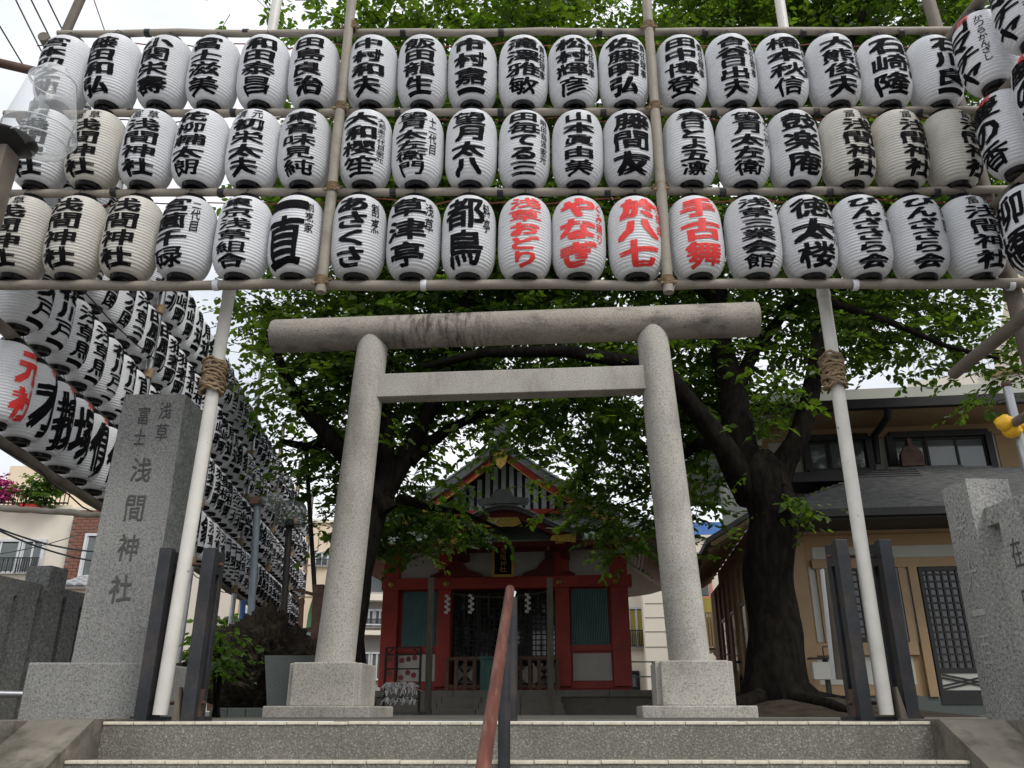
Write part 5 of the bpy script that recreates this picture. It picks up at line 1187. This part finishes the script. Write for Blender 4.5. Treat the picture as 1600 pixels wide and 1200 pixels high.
# lamp posts in front of the far end of the lantern wall
def lamp_post(px0, px1, py1, d, mat, label, shade_tilt):
    a = P(px0, 1112, d); a.z = 0; b_ = P(px1, py1, d); t = thing('lamp_post', label, 'lamp', a, 0, 'lamp posts by the lava rock')
    MB().tube([a, b_], [.045, .040], 14).build('post', mat, t, True); return t, b_
t, tp_ = lamp_post(383, 403, 785, 10.0, m_bluepipe, 'blue-grey steel post carrying a round bulb lamp before the lantern wall', 0)
MBbox(tp_.x - .09, tp_.x + .05, 9.94, 10.06, tp_.z - .03, tp_.z + .06, .005).build('junction_box', m_rust, t, True)
b = MB(); pr = [(.02, .0), (.05, .02), (.06, .10), (.11, .15), (.12, .21), (.10, .24), (.0, .25)]; M_ = Matrix.Translation(tp_ + Vector((.03, -.03, .02))) @ Matrix.Rotation(R(100), 4, 'Y') @ Matrix.Rotation(R(10), 4, 'X')
b.lathe(pr, 20); b.v = [tuple(M_ @ Vector(v)) for v in b.v]; b.build('bulb', m_frost, t, True)
t, tp_ = lamp_post(433, 452, 822, 10.4, m_dkwood, 'dark post with a round clear glass lamp shade before the lantern wall', 0)
b = MB(); b.lathe([(.05, .0), (.16, .02), (.19, .05), (.19, .26), (.15, .30), (.0, .31)], 22, tp_); b.build('lamp_shade', m_frost, t, True)
b = MB(); b.lathe([(.0, .0), (.07, .0), (.05, .10), (.0, .12)], 12, tp_ - Vector((0, 0, .02))); b.build('lamp_holder', m_black, t, True)
# near lamp post at the left edge with a clear dome
d = 3.7; a = P(-60, 1112, d); tp_ = P(20, 222, d); t = thing('lamp_post', 'near lamp post at the left edge with black saucer and clear dome', 'lamp', (tp_.x - .1, d, STREET))
b = MB(); b.frustum((tp_.x - .07, d, STREET), .15, .15, (tp_.x - .045, d, tp_.z - .06), .125, .125); b.build('post', m_darkpole, t, True)
b = MB(); b.lathe([(.03, -.07), (.07, -.06), (.10, -.035), (.145, -.012), (.15, .0), (.0, .012)], 32, (tp_.x - .03, d, tp_.z + .01)); b.build('saucer', m_black, t, True)
b = MB(); b.lathe([(.05, .01), (.15, .03), (.185, .10), (.15, .30), (.12, .46), (.07, .54), (.0, .56)], 28, (tp_.x + .12, d + .02, tp_.z - .03)); b.v = [tuple(v) for v in b.v]; b.build('dome', m_clear, t, True)
for rr_, hz in ((.151, .03), (.186, .10), (.121, .46)):
    b = MB(); b.lathe([(rr_, -.004), (rr_ + .004, 0), (rr_, .004), (rr_ - .003, 0), (rr_, -.004)], 36, (tp_.x + .12, d + .02, tp_.z - .03 + hz)); b.build('dome_seam', m_alu, t, True)
b = MB(); b.lathe([(.0, .0), (.035, .01), (.045, .08), (.05, .16), (.0, .19)], 16, (tp_.x + .08, d + .02, tp_.z + .10)); b.build('bulb', m_frost, t, True)
# metal frame, iron post and banner behind the left gate pillar
t = thing('iron_frame', 'brown iron posts and rails beside the left gate pillar', 'frame', P(495, 1112, 10.9))
MB().bar(P(488, 1100, 10.9), P(499, 914, 10.9), .13, .10, (0, 1, 0)).build('post', m_rust, t, True)
MB().tube([P(478, 700, 10.9), P(494, 960, 10.9)], .03, 8).build('stay_pole', m_dkwood, t, True)
MB().bar(P(440, 988, 10.9), P(490, 983, 10.9), .05).build('rail', m_rust, t, True); MB().bar(P(466, 1040, 10.9), P(472, 935, 10.9), .05).build('post', m_rust, t, True)
MB().bar(P(458, 920, 10.9), P(494, 930, 10.9), .04).build('rail', m_rust, t, True); MB().bar(P(458, 930, 10.9), P(472, 944, 10.9), .04).build('brace', m_rust, t, True)
t = thing('nobori_banner', 'narrow green and white cloth banner beside the iron post', 'banner', P(480, 1090, 13))
b = MB(); pts = [(488, 935), (481, 960), (477, 990), (474, 1030)]; pts2 = [(494, 935), (492, 960), (488, 990), (480, 1030)]
for nm, s, mt in (('upper_cloth', (0, 2), m_banner_green), ('lower_cloth', (1, 3), m_banner_white)):
    b = MB(); i0, i1 = s; i0 = i0 if nm == 'upper_cloth' else 2; i1 = 2 if nm == 'upper_cloth' else 3
    L_ = [P(*p, 13 + .06 * k) for k, p in enumerate(pts)][i0:i1 + 1]; R_ = [P(*p, 13 - .05 * k) for k, p in enumerate(pts2)][i0:i1 + 1]
    vs = L_ + R_; m_ = len(L_); b.add(vs, [(i, i + 1, m_ + i + 1, m_ + i) for i in range(m_ - 1)]); b.build(nm, mt, t, True)
MB().tube([P(497, 1100, 13), P(496, 925, 13)], .018, 8).build('banner_pole', m_alu, t, True)
# pale blue pipe and grey pipe far left of the rock
for px0, px1, py0, py1, d, mt, lb in ((372, 380, 1075, 938, 12, m_blue, 'thin blue pipe rising behind the blue-grey lamp post'), (318, 332, 1065, 900, 11, m_steel, 'thin grey steel pipe standing behind the black stand')):
    a = P(px0, py0, d); a.z = 0; o = MB().tube([a, P(px1, py1, d)], .04, 10).build('steel_pipe', mt); tag(o, lb, 'pipe')
t = thing('wooden_fence', 'low brown wooden fence with a grey block left of the rock', 'fence', P(345, 1000, 11.5))
MB().bar(P(330, 1000, 11.5), P(360, 1015, 11.2), .05, .22).build('rail', m_redwood, t, True); MB().bar(P(331, 1110, 11.5), P(333, 978, 11.5), .10).build('post', m_redwood, t, True)
a = P(362, 1018, 11.0); MBbox(a.x - .14, a.x + .12, 11.2, 11.5, 0, zat(994, 11.2), .01).build('block', m_pillar, t, True)
# horizontal pole left of the name pillar
o = bamboo(P(-60, 789, 6.4), P(190, 808, 6.4), .024); o = o.build('bamboo_pole', m_bamboo); tag(o, 'pale horizontal pole passing behind the name pillar before the cream house', 'pole')
# steel pipe with yellow clamp cover, right
d = 4.35; a = P(1572, 600, d); b_ = P(1607, 740, d); dr = (b_ - a); t = thing('scaffold_pipe', 'galvanised pipe with rusty cap and yellow clamp cover, right edge', 'pipe', (b_.x, d, 0))
foot = a + dr * ((a.z + .0) / (a.z - b_.z)); MB().tube([a, foot], .024, 16).build('pipe', m_steel, t, True)
b = MB(); b.lathe([(.0, .012), (.022, .010), (.027, .0), (.027, -.02), (.0, -.02)], 16, a); b.build('cap', m_rust, t, True)
q = P(1583, 662, d - .05); q2 = P(1640, 628, d - .5)
MB().tube([q + (q2 - q) * -.1, q, q.lerp(q2, .3), q2], [.022, .026, .026, .028], 14).build('cross_pole', m_darkpole, t, True)
b = MB(); blob(b, q + Vector((-.045, .0, .005)), (.055, .045, .045), 3); blob(b, q + Vector((.065, .03, -.005)), (.05, .045, .03), 4); blob(b, q + Vector((.0, .02, -.035)), (.05, .05, .04), 9); b.build('clamp_cover', m_yellow, t, True)
c = MB()
for k in range(4): p_ = q.lerp(q2, .45) + Vector((k * .012, 0, k * .008)); c.lathe([(.028, -.005), (.034, 0), (.028, .005)], 12, p_)
c.build('rope_lashing', m_rope, t, True)
# bicycle in the passage
c = P(1163, 1087, 15.5); t = thing('bicycle', 'black bicycle parked in the passage left of the thick trunk', 'bicycle', (c.x, 15.5, 0), R(72))
for x in (-.5, .5):
    b = MB(); n = 28; b.tube([(x + .31 * math.cos(2 * math.pi * i / n), 0, .32 + .31 * math.sin(2 * math.pi * i / n)) for i in range(n + 1)], .018, 6, False); w = b.build('wheel', m_black, t)
    b = MB()
    for i in range(10): a = math.pi * i / 10; b.tube([(x - .30 * math.cos(a), 0, .32 - .30 * math.sin(a)), (x + .30 * math.cos(a), 0, .32 + .30 * math.sin(a))], .003, 3)
    b.build('spokes', m_alu, w)
b = MB()
for p_, q_ in (((-.5, 0, .32), (-.05, 0, .30)), ((-.05, 0, .30), (-.18, 0, .82)), ((-.5, 0, .32), (-.16, 0, .74)), ((-.05, 0, .30), (.38, 0, .78)), ((-.16, 0, .70), (.38, 0, .80)), ((.5, 0, .32), (.36, 0, .98))): b.tube([p_, q_], .016, 6)
b.build('frame', m_dkwood, t); MB().tube([(.28, -.28, 1.02), (.36, -.1, .99), (.36, .1, .99), (.28, .28, 1.02)], .013, 6).build('handlebar', m_alu, t); MB().box(-.30, -.08, -.06, .06, .83, .88, .02).build('saddle', m_black, t)
b = MB()
for z in (.68, .78, .88): b.tube([(.42, -.16, z), (.72, -.16, z), (.72, .16, z), (.42, .16, z), (.42, -.16, z)], .006, 4)
for x, y in ((.42, -.16), (.72, -.16), (.72, .16), (.42, .16), (.57, -.16), (.57, .16)): b.tube([(x, y, .68), (x, y, .88)], .005, 4)
b.build('basket', m_wire, t)
# overhead wires
def wire(p, q, sag, r, label, group):
    p = Vector(p); q = Vector(q); o = MB().tube([p.lerp(q, i / 24) - Vector((0, 0, sag * 4 * (i / 24) * (1 - i / 24))) for i in range(25)], r, 5).build('overhead_wire', m_wire); tag(o, label, 'wire', group)
for px0, py0, px1, py1, lb in ((-30, -10, 60, 130, 'leftmost thick overhead wire in the sky at top left'), (20, -10, 78, 95, 'second overhead wire from the left in the sky'), (45, -8, 110, 110, 'third overhead wire from the left in the sky'), (70, -10, 130, 100, 'fourth overhead wire from the left, nearest the corner pole'), (140, -20, 190, 110, 'thin lone overhead wire above the top left lanterns')):
    wire(P(px0, py0, 7), P(px1 + (px1 - px0) * 1.5, py1 + (py1 - py0) * 1.5, 14), .1, .010 if 'lone' not in lb else .006, lb, 'wires at top left')
for px0, py0, px1, py1, d0, d1, lb in ((-60, 800, 190, 862, 10, 14, 'thick dark wire sagging before the cream house and brick pier'), (-60, 798, 190, 880, 10, 14, 'thin dark wire just below the thick one before the cream house'), (-40, 870, 200, 800, 11, 16, 'thin wire rising to the right across the house windows')):
    wire(P(px0, py0, d0), P(px1, py1, d1), .15, .014 if 'thick' in lb else .008, lb, 'wires before the cream house')
